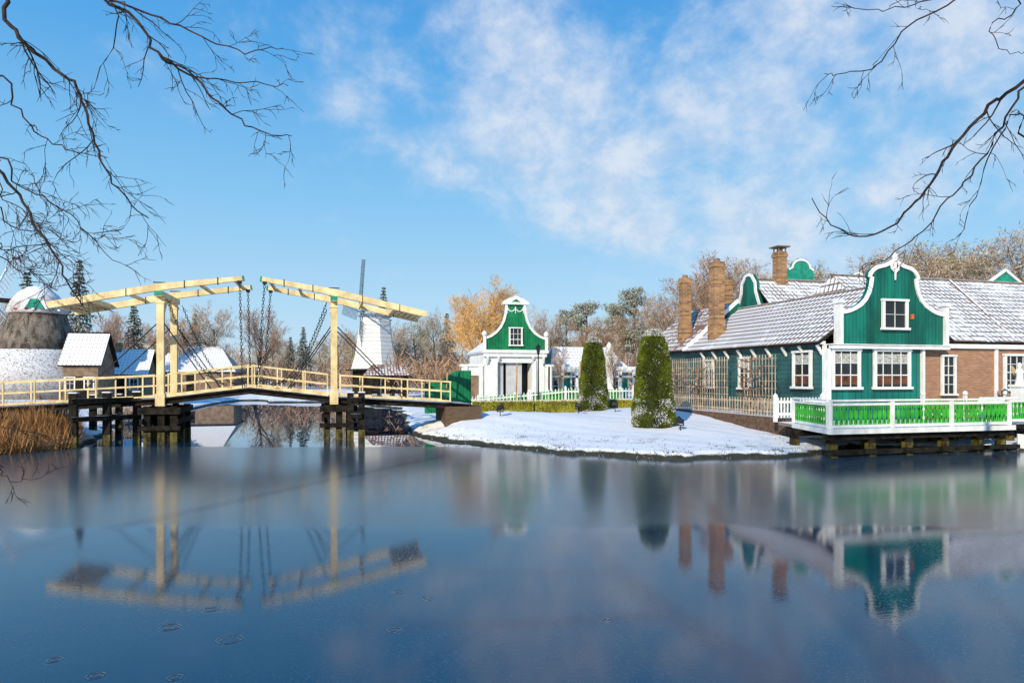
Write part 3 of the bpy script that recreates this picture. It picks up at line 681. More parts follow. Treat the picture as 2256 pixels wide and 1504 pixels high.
# ---------------------------------------------------------------- fences
def picket(p,q,label,zb=None,h_=1.0,sp=.14,w_=.05,mm=white,ball=False,grp='white picket fences by the water'):
    p=Vector((*p,0));q=Vector((*q,0)); L=(q-p).length; d=(q-p)/L
    zf=lambda c:(gz(c.x,c.y) if zb is None else zb)
    base=((p+q)/2); e=empty('picket_fence',(base.x,base.y,zf(base)),label,'fence',grp)
    s_=MB(); n=int(L/sp)
    for i in range(n):
        c=p+d*(L*(i+.5)/n); z=zf(c)
        s_.box(c.x-w_/2,c.x+w_/2,c.y-.012,c.y+.012,z+.06,z+h_) if abs(d.x)>.7 else s_.box(c.x-.012,c.x+.012,c.y-w_/2,c.y+w_/2,z+.06,z+h_)
    part(s_,'pickets',mm,e)
    r_=MB(); off=Vector((-d.y,d.x,0))*.035
    k=max(1,int(L/2))
    for i in range(k):
        a=p+d*L*i/k+off; b_=p+d*L*(i+1)/k+off
        for zz in (.25,.8): r_.beam((a.x,a.y,zf(a)+zz*h_),(b_.x,b_.y,zf(b_)+zz*h_),.04,.08)
    part(r_,'rail',white,e)
    for i in range(k+1):
        c=p+d*L*i/k+off*2; m_=MB(); z=zf(c); m_.box(c.x-.06,c.x+.06,c.y-.06,c.y+.06,z-.1,z+h_+.1)
        m_.lathe(c.x,c.y,[(.02,z+h_+.1),(.09,z+h_+.13),(.11,z+h_+.2),(.07,z+h_+.28),(.01,z+h_+.3)] if ball else [(.075,z+h_+.1),(.01,z+h_+.17)],8)
        part(m_,'post',whitesnow,e)
    return e
picket((6.9,41.4),(12.2,41.4),'white picket fence on snowy lawn before the gatehouse',sp=.22,w_=.045)
picket((12.3,41.4),(19.4,41.4),'white picket fence on snowy lawn before the gatehouse',sp=.22,w_=.045)
picket((9.0,41.7),(18.6,41.7),'green picket fence behind the white one',h_=.92,mm=greenl,w_=.11)
picket((16.75,22.9),(18.9,22.9),'short white picket fence between terrace and house',.95,.85)
picket((23.1,22.2),(29.5,22.2),'green picket fence with white ball topped posts beside terrace',.88,.85,mm=greenl,ball=True)
m_=MB(); m_.box(17.3,18.98,23.05,34.5,.1,.98); part(m_,'garden_wall',[mat('mossy_brick_snowtop',(.12,.07,.045),.85,.3,6,snow=.8)],label='low mossy brick retaining wall along green house',category='wall')
for y0,y1 in ((24.9,27.2),(28.5,33.8)):
    m_=MB(); x=18.15; y=y0
    while y<=y1+.01: m_.box(x-.012,x+.012,y-.016,y+.016,1.0,3.55); y+=.22
    z=1.15
    while z<3.5: m_.box(x+.013,x+.035,y0-.05,y1+.05,z-.014,z+.014); z+=.32
    part(m_,'trellis',lat,label='tall weathered wooden trellis before green house wall',category='trellis',group='wooden trellises along the house')
m_=MB(); x=17.45; y=23.2
while y<33.5: m_.box(x-.012,x+.012,y-.022,y+.022,.9,1.72); y+=.21
for z in (1.15,1.55): m_.box(x+.013,x+.04,23.1,33.6,z,z+.05)
part(m_,'slatted_fence',lat,label='low weathered slatted fence on brick retaining wall',category='fence')
espb=mat('espalier_bark',(.20,.12,.07),.9,.4,8,frost=.15)
def espalier(y,seed,h_=3.2):
    r=random.Random(seed); x=17.62; T=MB();C=MB(); e=empty('espalier_tree',(x,y,.5),'bare espaliered fruit tree trained against wooden trellis','tree','espaliered fruit trees')
    T.tube([(x,y,.4),(x+.03,y+.04,1.4),(x,y-.03,2.4),(x,y,h_)],[.10,.08,.065,.03],7)
    z=1.2
    while z<h_:
        for s_ in (-1,1):
            L=r.uniform(.75,1.15); pts=[Vector((x,y,z))]
            for k in range(5): pts.append(Vector((x+r.uniform(-.06,.06),y+s_*L*(k+1)/5,z+.05*k+r.uniform(-.05,.05))))
            T.tube(pts,[.045,.04,.035,.03,.022,.012],5)
            for k in range(14):
                p=pts[r.randrange(1,6)]; ribbon(C,p,p+(Vector((0,0,.6))+rv(r)*.7)*r.uniform(.15,.4),.02,r)
        z+=r.uniform(.36,.46)
    part(T,'trunk',espb,e); part(C,'crown',espb,e)
espalier(25.9,1,3.5); espalier(30.4,2,3.2); espalier(32.7,3,3.1)
# ---------------------------------------------------------------- topiary + hedges
def leafy(mb,pf,n,r,size=.07,nm=0,snowf=None):
    for i in range(n):
        p,nr=pf(r); a=(nr*.7+rv(r)*.8).normalized(); q=p+a*size*r.uniform(.6,1.3)
        mi=nm
        if snowf and r.random()<snowf(p,nr): mi=1
        ribbon(mb,p-nr*.03,q,size*.65,r,mi)
def topiary(px,d,h_,rr,seed,label):
    X,Y=at(px,d); z0=gz(X,Y)-.03; r=random.Random(seed)
    e=empty('topiary_shrub',(X,Y,z0),label,'topiary','clipped yew columns on the lawn')
    pr=[(1.0,0),(1.06,.15),(1.02,.7),(.92,1.4),(.85,2.1),(.76,2.8),(.64,3.3),(.50,3.7),(.30,3.92),(.05,4.0)]
    pr=[(a*rr,z*h_/4) for a,z in pr]
    core=MB(); core.lathe(X,Y,[(max(a-.04,.01),z0+z) for a,z in pr],24); part(core,'inner_shrub',yewd,e)
    def pf(r):
        z=r.uniform(0,h_)*.999
        for k in range(len(pr)-1):
            if pr[k][1]<=z<=pr[k+1][1]:
                f=(z-pr[k][1])/(pr[k+1][1]-pr[k][1]); R=pr[k][0]+(pr[k+1][0]-pr[k][0])*f; sl=(pr[k][0]-pr[k+1][0])/(pr[k+1][1]-pr[k][1]); break
        a=r.uniform(0,6.283); R+=.025*math.sin(a*5+z*3)*math.sin(z*4+a)+.015*math.sin(a*9-z*7)
        n_=Vector((math.cos(a),math.sin(a),min(sl,2))).normalized()
        return Vector((X+R*math.cos(a),Y+R*math.sin(a),z0+z)),n_
    def sf(p,n_):
        zz=(p.z-z0)/h_; v=.5+.5*math.sin(p.x*5+p.z*3.1)*math.sin(p.y*4+p.z*5.3); v=max(0,v-.3)
        return (.5 if zz>.92 else 0)+(1.0*v if zz<.28 else .10*v)+(.8*v if n_.x>.7 else 0)
    L=MB(); leafy(L,pf,42000,r,.044,0,sf); part(L,'crown',[yew,snowm],e)
topiary(1440,28.3,4.0,.86,1,'tall clipped yew column dusted with snow on lawn')
topiary(1307,36.2,3.9,.78,2,'slimmer clipped yew column beside low box hedge')
hm=mat('box_hedge_leaves',(.46,.44,.05),.7,.3,2.5)
def hedge(p,q,w_,h_,seed,label):
    r=random.Random(seed); p=Vector((*p,0));q=Vector((*q,0)); d=(q-p); L=d.length; d/=L; nn=Vector((-d.y,d.x,0)); c=(p+q)/2; z0=gz(c.x,c.y)-.05
    e=empty('box_hedge',(c.x,c.y,z0),label,'hedge','low clipped box hedges on the lawn')
    m_=MB(); m_.beam((p.x,p.y,z0+h_/2-.03),(q.x,q.y,z0+h_/2-.03),w_-.06,h_-.06); part(m_,'inner_hedge',yewd,e)
    def pf(r):
        a=r.uniform(0,L)
        k=r.random()
        if k<.35: return p+d*a+nn*r.uniform(-w_/2,w_/2)+Vector((0,0,z0+h_)),Vector((0,0,1))
        s_=1 if k<.42 else -1
        if k>.94: return (p if k<.97 else q)+nn*r.uniform(-w_/2,w_/2)+Vector((0,0,z0+r.uniform(0,h_))),(-d if k<.97 else d)
        return p+d*a+nn*s_*w_/2+Vector((0,0,z0+r.uniform(0,h_))),nn*s_
    L_=MB(); leafy(L_,pf,int(4200*L*(w_+h_)),r,.055,0,lambda p_,n_: .6 if n_.z>.5 else .02); part(L_,'crown',[hm,snowm],e)
hx,hy=at(1042,34.5)
hedge((hx,hy),(hx+3.0,hy-.3),.5,.66,1,'low clipped box hedge topped with snow')
hedge((hx+3.2,hy-.3),(hx+5.4,hy-.2),.5,.68,2,'low clipped box hedge topped with snow')
hedge((hx+.1,hy+2.2),(hx+3,hy+3.4),.4,.45,3,'low clipped box hedge topped with snow')
hedge((hx+3.3,hy+3.2),(hx+6.5,hy+2.4),.4,.45,4,'low clipped box hedge topped with snow')
hedge((hx+7.2,hy+1.6),(hx+9.5,hy+1.3),.45,.5,5,'low clipped box hedge topped with snow')
def spot(px,d,rz):
    X,Y=at(px,d); z=gz(X,Y); e=empty('garden_spotlight',(X,Y,z),'small black spotlight standing on snowy lawn','lamp','black lawn spotlights')
    m_=MB(); m_.tube([(X,Y,z-.05),(X,Y,z+.22)],[.02,.02],6); m_.box(X-.15,X-.12,Y-.02,Y+.02,z+.2,z+.42); m_.box(X+.12,X+.15,Y-.02,Y+.02,z+.2,z+.42); m_.box(X-.15,X+.15,Y-.02,Y+.02,z+.18,z+.22); part(m_,'bracket',iron,e)
    m_=MB(); dv=Vector((math.cos(rz),math.sin(rz),.35)).normalized(); c=Vector((X,Y,z+.38)); m_.tube([c-dv*.15,c-dv*.12,c+dv*.1,c+dv*.14],[.05,.09,.12,.14],10); part(m_,'lamp_head',iron,e)
spot(1102,30.5,.3); spot(1499,27.0,1.8); spot(1355,34,2.5); spot(1275,33.2,2.5)
# ---------------------------------------------------------------- gatehouse
G=empty('gatehouse',(12.2,44.4,.9),'small green and white gatehouse with bell shaped gable','house')
gx=12.1; gy=44.4
m_=MB(); m_.box(gx-2.1,gx-1.22,gy,gy+5,.6,4.2); m_.box(gx+1.22,gx+2.1,gy,gy+5,.6,4.2); m_.box(gx-1.22,gx+1.22,gy,gy+5,3.65,4.2); m_.box(gx-1.22,gx+1.22,gy+4.5,gy+4.9,.6,3.65)
part(m_,'wall',white,G)
gh=[(2.1,4.42),(2.1,5.25),(1.98,5.28),(1.72,5.38),(1.38,5.62),(1.08,5.96),(.86,6.4),(.75,6.85),(.70,7.35),(.70,7.47)]
gl=[(gx-a,z) for a,z in gh]; gr_=[(gx+a,z) for a,z in gh][::-1]
m_=MB(); m_.extr(gl+gr_,gy-.12,gy+.1); part(m_,'gable',greeng,G)
m_=MB(); trim(m_,gl[1:],.14,gy-.22,gy-.124); trim(m_,gr_[:-1],.14,gy-.22,gy-.124)
m_.box(gx-2.3,gx+2.3,gy-.3,gy+.15,4.2,4.41); m_.box(gx-2.2,gx+2.2,gy-.2,gy-.005,3.95,4.196)
m_.box(gx-.92,gx+.92,gy-.3,gy+.2,7.45,7.56); m_.extr([(gx-.98,7.564),(gx+.98,7.564),(gx+.5,7.86),(gx,8.02),(gx-.5,7.86)],gy-.3,gy+.2)
for s_ in (-1,1):
    m_.box(gx+s_*2.15-.1,gx+s_*2.15+.1,gy-.3,gy-.23,4.42,5.3); m_.lathe(gx+s_*2.15,gy-.2,[(.1,5.31),(.18,5.4),(.16,5.55),(.05,5.67)],8)
    m_.box(gx+s_*1.35-.12,gx+s_*1.35+.12,gy-.12,gy-.003,.7,3.7)
    m_.beam((gx+s_*1.95,gy-.1,3.5),(gx+s_*1.95,gy-.28,3.93),.14,.1); m_.beam((gx+s_*1.2,gy-.1,3.6),(gx+s_*1.2,gy-.28,3.93),.14,.1)
part(m_,'gable_trim',whitesnow,G)
m_=MB()
for i in range(12):
    a=i/11; m_.tube([(gx-.55+a*1.1,gy-.16,7.2-.22*abs(math.sin(a*2*math.pi))),(gx-.55+(a+.09)*1.1,gy-.16,7.2-.22*abs(math.sin((a+.09)*2*math.pi)))],[.04,.04],5)
for x in (-.55,.55,0): m_.tube([(gx+x,gy-.16,7.3),(gx+x,gy-.16,6.85)],[.05,.02],5)
part(m_,'garland',white,G)
m_=MB(); m_.extr([(gx-.3,7.62),(gx+.3,7.62),(gx,7.82)],gy-.32,gy-.303); part(m_,'pediment_panel',greeng,G)
window(G,'y',gx-.45,gx+.45,gy-.12,4.75,5.85,3,3,curtain=False,fw=.08)
m_=MB(); m_.box(gx-1.22,gx+1.22,gy+1.2,gy+1.3,.6,3.65,0); part(m_,'passage_shade_panel',[mat('painted_passage_shade',(.02,.02,.025),.8)],G)  # near-black panel behind the doors: the shade of the interior put into colour
for x0,x1 in ((-1.2,-.75),(-.55,.55)):
    m_=MB(); m_.box(gx+x0,gx+x1,gy+.25,gy+.33,.8,3.6); part(m_,'door',grey,G)
m_=MB(); m_.box(gx-.0,gx+.012,gy+.235,gy+.248,.85,3.55); m_.box(gx-1.3,gx+1.3,gy-.05,gy+.1,3.55,3.648); part(m_,'door_frame',white,G)
m_=MB(); m_.slab((gx-2.3,gy+5.2,4.3),(gx-2.3,gy+.12,4.3),(gx,gy+.12,5.9),(gx,gy+5.2,5.9)); m_.slab((gx+2.3,gy+.12,4.3),(gx+2.3,gy+5.2,4.3),(gx,gy+5.2,5.9),(gx,gy+.12,5.9)); part(m_,'roof',[tileW,white],G)
for x0,x1 in ((-3.6,-2.12),(2.12,2.7)):
    m_=MB(); m_.box(gx+x0,gx+x1,gy+.1,gy+.4,.6,3.3); m_.box(gx+x0-.1,gx+x1+(.1 if x1>0 else -.01),gy+.0,gy+.5,3.3,3.45)
    for k in (x0+.1,x1-.35): m_.box(gx+k,gx+k+.25,gy-.02,gy+.097,.6,3.295)
    part(m_,'side_screen',whitesnow,G)
m_=MB(); m_.box(gx-3.2,gx-2.5,gy+.05,gy+.095,.9,2.7); part(m_,'side_door',plaster,G)
O=empty('garden_house',(18,47.5,.9),'low white posted garden house with green doors and snowy roof','house')
m_=MB(); m_.box(15,21.8,47.6,52,.6,3.0); part(m_,'wall',greenp,O)
m_=MB()
x=15.0
while x<22: m_.box(x-.11,x+.11,46.3,46.52,.6,3.1); x+=1.13
m_.box(14.8,22.1,46.2,46.6,3.1,3.36); m_.box(14.8,22.1,46.3,46.5,2.55,2.7); part(m_,'colonnade',whitesnow,O)
for x in (15.5,17.2,18.9,20.4): window(O,'y',x,x+.8,47.6,1.5,2.8,2,3,curtain=False)
m_=MB(); m_.slab((15.5,47.2,3.05),(22,47.2,3.05),(21,49.6,4.9),(16.5,49.6,4.9)); m_.slab((22,52.4,3.05),(15.5,52.4,3.05),(16.5,49.6,4.9),(21,49.6,4.9)); part(m_,'roof',[tileG,white],O)
m_=MB(); m_.box(19.3,19.7,45.5,45.9,.6,4.6); m_.box(19.2,19.8,45.4,46.0,4.2,4.35); m_.lathe(19.5,45.7,[(.3,4.6),(.32,4.7),(.05,5.1)],8); part(m_,'gate_pillar',whitesnow,label='tall white wooden gate pillar with snowy cap',category='pillar')
for i,(px,d) in enumerate(((1235,46.5),(1350,47))):
    src,H=variants[i*3]; X,Y=at(px,d); copy_thing(src,(X,Y,gz(X,Y)),i*1.3,(.26,.26,.42),'small bare pruned tree behind the picket fence')
m_=MB(); Y0=37.6
pr=[(5.1,.6),(5.1,2.25),(5.7,2.3)]+[(5.7+1.3*f,2.3+.66*float(sm(f))) for f in [i/8 for i in range(1,9)]]+[(7.7,2.96),(7.7,.6)]
m_.extr(pr,Y0,Y0+.12); part(m_,'green_board_fence',greeng,label='green boarded garden fence with swooping top edge',category='fence')
for (a,b_,l) in ((P3(988,797,37),P3(978,880,37),'leaning bare wooden pole near the bridge end'),(P3(1139,800,42.3),P3(1136,866,42.3),'orange wooden pole before the gatehouse'),(P3(1278,796,43),P3(1277,872,43),'thin bare wooden pole beside the fence')):
    m_=MB(); b_=Vector((b_.x,b_.y,gz(b_.x,b_.y)-.1)); m_.tube([b_,(a+b_)/2,a],[.05,.045,.04],7); part(m_,'wooden_pole',wood,label=l,category='pole')
def street_lamp(px,d,top):
    X,Y=at(px,d); z=gz(X,Y); e=empty('street_lamp',(X,Y,z),'black lantern street lamp beside the gatehouse','street lamp'); zt=zat(top,d)
    m_=MB(); m_.lathe(X,Y,[(.12,z),(.12,z+.3),(.06,z+.4),(.04,zt-.7),(.06,zt-.68)],8); part(m_,'pole',iron,e)
    m_=MB(); m_.lathe(X,Y,[(.08,zt-.62),(.16,zt-.25)],6); part(m_,'lamp_glass',glass,e)
    m_=MB(); m_.lathe(X,Y,[(.2,zt-.25),(.1,zt-.1),(.03,zt)],6); m_.lathe(X,Y,[(.05,zt-.7),(.1,zt-.62)],6); part(m_,'lamp_shade',iron,e)
street_lamp(1186,43,757)
# ---------------------------------------------------------------- windmills
def sail(c,ax,ang,L,w_,mats_,parent):
    ax=ax.normalized(); u=Vector((0,0,1)); v=ax.cross(u).normalized(); d=u*math.cos(ang)+v*math.sin(ang); s_=ax.cross(d).normalized()
    m_=MB(); m_.beam(c,c+d*L,.14,.18,0,.07,.09)
    for k in range(5): m_.tube([c+d*L*.18+s_*w_*k/4,c+d*L+s_*w_*k/4],[.03,.03],4)
    n=int(L*.82/.38)
    for k in range(n+1):
        p=c+d*(L*.18+L*.82*k/n); m_.tube([p-s_*.15,p+s_*w_],[.03,.03],4)
    part(m_,'sail',mats_,parent)
def white_mill(px,d):
    X,Y=at(px,d); z=.7; e=empty('windmill',(X,Y,z),'white boarded smock windmill with lattice sails','windmill')
    zt=zat(698,d); m_=MB(); m_.lathe(X,Y,[(2.75,z+2.8),(2.35,z+4.2),(2.0,z+6.4),(1.7,zt)],8,ph=.3); part(m_,'body',mat('white_lapboard',(.76,.76,.74),.5,.08,2,boards=('h',.45)),e)
    m_=MB(); m_.lathe(X,Y,[(2.6,z-.2),(2.6,z+2.79)],8,ph=.3); m_.lathe(X,Y,[(3.3,z+2.6),(3.3,z+2.72)],12); part(m_,'gallery_base',darkp,e)
    m_=MB(); m_.lathe(X,Y,[(1.9,zt),(1.85,zt+.2),(1.5,zt+.5),(.7,zt+.8),(.1,zt+.9)],12); part(m_,'cap',mat('grey_cap',(.22,.27,.32),.7,snow=.5),e)
    hub=Vector((X,Y,zt+.3))+Vector((-1.6,-1.1,.1)); ax=Vector((-.90,-.30,.1))
    m2=MB(); m2.tube([Vector((X,Y,zt+.3)),hub],[.2,.22],8); part(m2,'axle',darkp,e)
    gs=mat('grey_sail_wood',(.13,.18,.24),.7)
    for k in range(4): sail(hub,ax,math.radians(-12)+k*math.pi/2,5.8,1.0,gs,e)
white_mill(826,78)
def shed(px,d):
    X,Y=at(px,d); z=gz(X,Y); e=empty('timber_shed',(X,Y,z),'open dark timber frame shed beside white windmill','shed')
    m_=MB()
    for a in (-1.8,-.6,.6,1.8):
        for b_ in (-1.2,1.2): m_.box(X+a-.12,X+a+.12,Y+b_-.12,Y+b_+.12,z,z+2.4)
    for b_ in (-1.2,1.2):
        for zz in (.8,1.6,2.3): m_.box(X-2,X+2,Y+b_-.16,Y+b_-.121,z+zz,z+zz+.2)
        m_.beam((X-1.8,Y+b_-.2,z+.1),(X-.6,Y+b_-.2,z+2.2),.12,.12); m_.beam((X+1.8,Y+b_-.2,z+.1),(X+.6,Y+b_-.2,z+2.2),.12,.12)
    part(m_,'frame',darkp,e)
    m_=MB(); m_.slab((X-2.2,Y-1.7,z+2.45),(X+2.2,Y-1.7,z+2.45),(X+1.2,Y,z+3.5),(X-1.2,Y,z+3.5)); m_.slab((X+2.2,Y+1.7,z+2.45),(X-2.2,Y+1.7,z+2.45),(X-1.2,Y,z+3.5),(X+1.2,Y,z+3.5)); part(m_,'roof',[tileD,darkp],e)
shed(850,64)
def thatch_mill(px,d):
    X,Y=at(px,d); z=gz(X,Y); e=empty('windmill',(X,Y,z),'thatched windmill with snowy skirt and white cap','windmill'); k=d/1504
    m_=MB(); m_.lathe(X,Y,[(80*k,zat(772,d)),(69*k,zat(740,d)),(59*k,zat(712,d)),(53*k,zat(692,d))],24); part(m_,'body',thatch,e,smooth=True)
    m_=MB(); m_.lathe(X,Y,[(100*k,z-.2),(120*k,zat(834,d)),(102*k,zat(806,d)),(88*k,zat(785,d)),(79*k,zat(770,d))],24); part(m_,'skirt',thatchs,e,smooth=True)
    m_=MB(); m_.lathe(X,Y,[(58*k,zat(692,d)),(58*k,zat(685,d)),(50*k,zat(665,d)),(38*k,zat(648,d)),(20*k,zat(634,d)),(2*k,zat(630,d))],16); part(m_,'cap',mat('snowy_cap',(.5,.46,.44),.8,snow=.95),e,smooth=True)
    m_=MB(); v=Vector((.25,-1,0)).normalized(); c=Vector((X,Y,0))+v*59*k; s_=Vector((v.y,-v.x,0)); U=Vector((0,0,1))
    zt=zat(664,d); zb_=zat(684,d)
    m_.poly([c-s_*.55+U*zb_,c+s_*.55+U*zb_,c+s_*.3+U*zt,c-s_*.3+U*zt]); m_.beam(c-s_*.8+U*zb_,c-s_*.35+U*(zt+.1),.1,.24,1); m_.beam(c+s_*.8+U*zb_,c+s_*.35+U*(zt+.1),.1,.24,1); m_.beam(c-s_*.45+U*(zt+.1),c+s_*.45+U*(zt+.1),.1,.16,1)
    for k2 in range(9):
        o=-1.6+k2*.4; m_.beam(c+s_*o-v*abs(o)*.35+U*(zb_-.05),c+s_*(o+.22)-v*abs(o)*.35+U*(zb_-.05),.1,.14,2 if k2%2 else 1)
    part(m_,'cap_front',[greenp,white,mat('red_trim',(.45,.06,.04),.5)],e)
    hub=Vector((X,Y,zat(668,d)))+Vector((-3.7,.8,.3)); m_=MB(); m_.tube([Vector((X,Y,zat(668,d))),hub],[.2,.2],8); part(m_,'axle',darkp,e)
    for q in range(4): sail(hub,Vector((-1,.25,.1)),math.radians(35)+q*math.pi/2,5,1.1,white,e)
    m_=MB(); c2=Vector((X,Y,0))+Vector((.25,-.97,0))*100*k; m_.box(c2.x-.5,c2.x+.5,c2.y-.1,c2.y+.6,z,z+1.6); part(m_,'door',plaster,e)
thatch_mill(84,55)
def cottage(px,d,Lx,Ly,ze,zr,wm,rm,label,hip=0,chim=False,win=True):
    X,Y=at(px,d); z=gz(X,Y)-.1; e=empty('cottage',(X,Y,z),label,'house'); a=Lx/2;b_=Ly/2
    m_=MB(); m_.box(X-a,X+a,Y-b_,Y+b_,z,ze)
    if not hip: m_.extr([(Y-b_,ze+.003),(Y+b_,ze+.003),(Y,zr-.12)],X-a,X+a,0,'x')
    part(m_,'wall',wm,e)
    m_=MB(); o=.3; m_.slab((X-a-o,Y-b_-o,ze-.2),(X+a+o,Y-b_-o,ze-.2),(X+a+o-hip,Y,zr),(X-a-o+hip,Y,zr),.15); m_.slab((X+a+o,Y+b_+o,ze-.2),(X-a-o,Y+b_+o,ze-.2),(X-a-o+hip,Y,zr),(X+a+o-hip,Y,zr),.15)
    if hip: m_.poly([(X+a+o,Y-b_-o,ze-.2),(X+a+o,Y+b_+o,ze-.2),(X+a+o-hip,Y,zr)])
    part(m_,'roof',[rm,darkp],e)
    if win:
        for f in (-.3,.25): window(e,'y',X+a*f*2-.35,X+a*f*2+.35,Y-b_,z+1.0,z+1.9,2,2,.07,False)
    w_=MB(); w_.box(X-a*.05-.45,X-a*.05+.45,Y-b_-.06,Y-b_-.005,z,z+2); part(w_,'door',darkp,e)
    if chim: m_=MB(); m_.box(X-a*.6,X-a*.6+.5,Y-.3,Y+.3,zr-.5,zr+.6); part(m_,'chimney',brickc,e)
cottage(198,55,2.4,4.2,3.7,6.2,plaster,tileG,'small brown cottage with steep snow covered roof')
cottage(285,62,3.6,4.2,3.0,5.1,plaster,tileG,'low brown cottage with snow dusted tiled roof',chim=True)
cottage(438,84,9.0,8,3.4,6.3,plaster,tileG,'low barn with broad snow covered hipped roof',2.2,win=False)
def boat():
    X,Y=25.3,18.6; e=empty('rowing_boat',(X,Y,0),'small white rowing boat moored beside terrace','boat')
    m_=MB(); L=3.6; n=12; rows=[]
    for i in range(n+1):
        f=i/n; w_=.55*math.sin(min(1,f*1.5+.02)*math.pi/2)*(1 if f<.8 else 1-.15*(f-.8)/.2); sh=.42+.18*(1-f)**2
        x=X-1.9+L*f; rows.append([(x,Y-w_,sh),(x,Y-w_*.85,.12),(x,Y-w_*.4,-.08),(x,Y,-.12),(x,Y+w_*.4,-.08),(x,Y+w_*.85,.12),(x,Y+w_,sh),(x,Y+w_*.88,sh),(x,Y+w_*.75,.16),(x,Y,.02),(x,Y-w_*.75,.16),(x,Y-w_*.88,sh)])
    for a,b_ in zip(rows[:-1],rows[1:]):
        for k in range(12): m_.poly([a[k],b_[k],b_[(k+1)%12],a[(k+1)%12]])
    m_.poly(rows[-1]); m_.poly(rows[0][::-1]); part(m_,'hull',whitesnow,e)
    for f in (.35,.7):
        m_=MB(); x=X-1.9+L*f; m_.box(x-.13,x+.13,Y-.45,Y+.45,.3,.34); part(m_,'seat',wood,e)
boat()
sx_,sy_=at(2246,27.2); e=empty('garden_statue',(sx_,sy_,.88),'small white and gold statue on a pedestal','statue')
m_=MB(); m_.box(sx_-.2,sx_+.2,sy_-.2,sy_+.2,.88,2.2); m_.box(sx_-.26,sx_+.26,sy_-.26,sy_+.26,2.2,2.3); part(m_,'pedestal',whitesnow,e)
m_=MB(); m_.lathe(sx_,sy_,[(.16,2.3),(.14,2.45),(.11,2.6),(.14,2.78),(.12,2.9),(.05,2.95),(.075,3.02),(.085,3.08),(.05,3.16)],10)
for s_ in (-1,1): m_.tube([(sx_+s_*.12,sy_,2.86),(sx_+s_*.24,sy_-.05,2.78),(sx_+s_*.2,sy_-.15,2.95)],[.045,.035,.03],6)
part(m_,'figure',white,e)
gild=mat('gilding',(.45,.33,.16),.4)
for s_ in (-1,1):
    m_=MB(); m_.extr([(sx_+s_*.05,2.85),(sx_+s_*.18,3.02),(sx_+s_*.26,3.05),(sx_+s_*.28,2.9),(sx_+s_*.22,2.75),(sx_+s_*.14,2.65)],sy_+.1,sy_+.13); part(m_,'wing',gild,e)
# ---------------------------------------------------------------- overhanging branches
def twigs(C,pts,rads,r,dens=1.0,L=.8,lv=0,mx=2,droop=0.05):
    tot=sum((b_-a).length for a,b_ in zip(pts[:-1],pts[1:])); n=max(2,int(tot*dens*(3.8 if lv==0 else 6.8)))
    for i in range(n):
        f=(i+r.random())/n; f=.08+.92*f; x=min(f,.9999)*(len(pts)-1); a=int(x); p=pts[a].lerp(pts[a+1],x-a); d=(pts[a+1]-pts[a]).normalized()
        side=d.cross(rv(r)).normalized(); ln=L*(1.1-.55*f)*r.uniform(.45,1.25)
        dd_=(d*.85+side*.65).normalized(); q=[p]
        for k in range(5): dd_=(dd_+rv(r)*.25+Vector((0,0,-droop))).normalized(); q.append(q[-1]+dd_*ln/5)
        r0=min(rads[a]*.5,.009 if lv==0 else .0052); r0=max(r0,.003)
        C.tube(q,[r0,r0*.9,r0*.8,r0*.7,r0*.55,r0*.4],4)
        if lv<mx: twigs(C,q,[r0]*6,r,dens,L*.48,lv+1,mx,droop)
def catm(pts,k=5):
    P=[Vector(p) for p in pts]; out=[]
    for i in range(len(P)-1):
        a=P[max(i-1,0)];b_=P[i];c=P[i+1];d=P[min(i+2,len(P)-1)]
        for j in range(k):
            t_=j/k; out.append(.5*((2*b_)+(c-a)*t_+(2*a-5*b_+4*c-d)*t_*t_+(3*b_-3*c+d-a)*t_**3))
    out.append(P[-1]); return out
def overhang(trunk,limbs,seed,label,dm=1.0):
    r=random.Random(seed); tx,ty=trunk; z0=gz(tx,ty)
    e=empty('bare_tree',(tx,ty,z0),label,'tree')
    T=MB(); T.tube([(tx,ty,z0-.3),(tx+.1,ty,z0+2),(tx,ty+.1,z0+5),(tx+.1,ty,z0+9)],[.34,.26,.2,.1],12); part(T,'trunk',bark,e,smooth=True)
    C=MB()
    for (pts,r0,r1,dn,L,conn) in limbs:
        Q=[P3(*p) for p in pts]
        if conn is not None: Q=[Vector((tx,ty,conn))]+Q
        Q=catm(Q); n=len(Q)
        Q=[q+rv(r)*.022 for q in Q]
        rr=[(r0+(r1-r0)*i/(n-1))*.8 for i in range(n)]
        C.tube(Q,rr,7); s0=8 if (conn is not None and len(pts)>3) else 0; twigs(C,Q[s0:],rr[s0:],r,dn*dm,L)
    part(C,'branches',twigd,e,smooth=True)
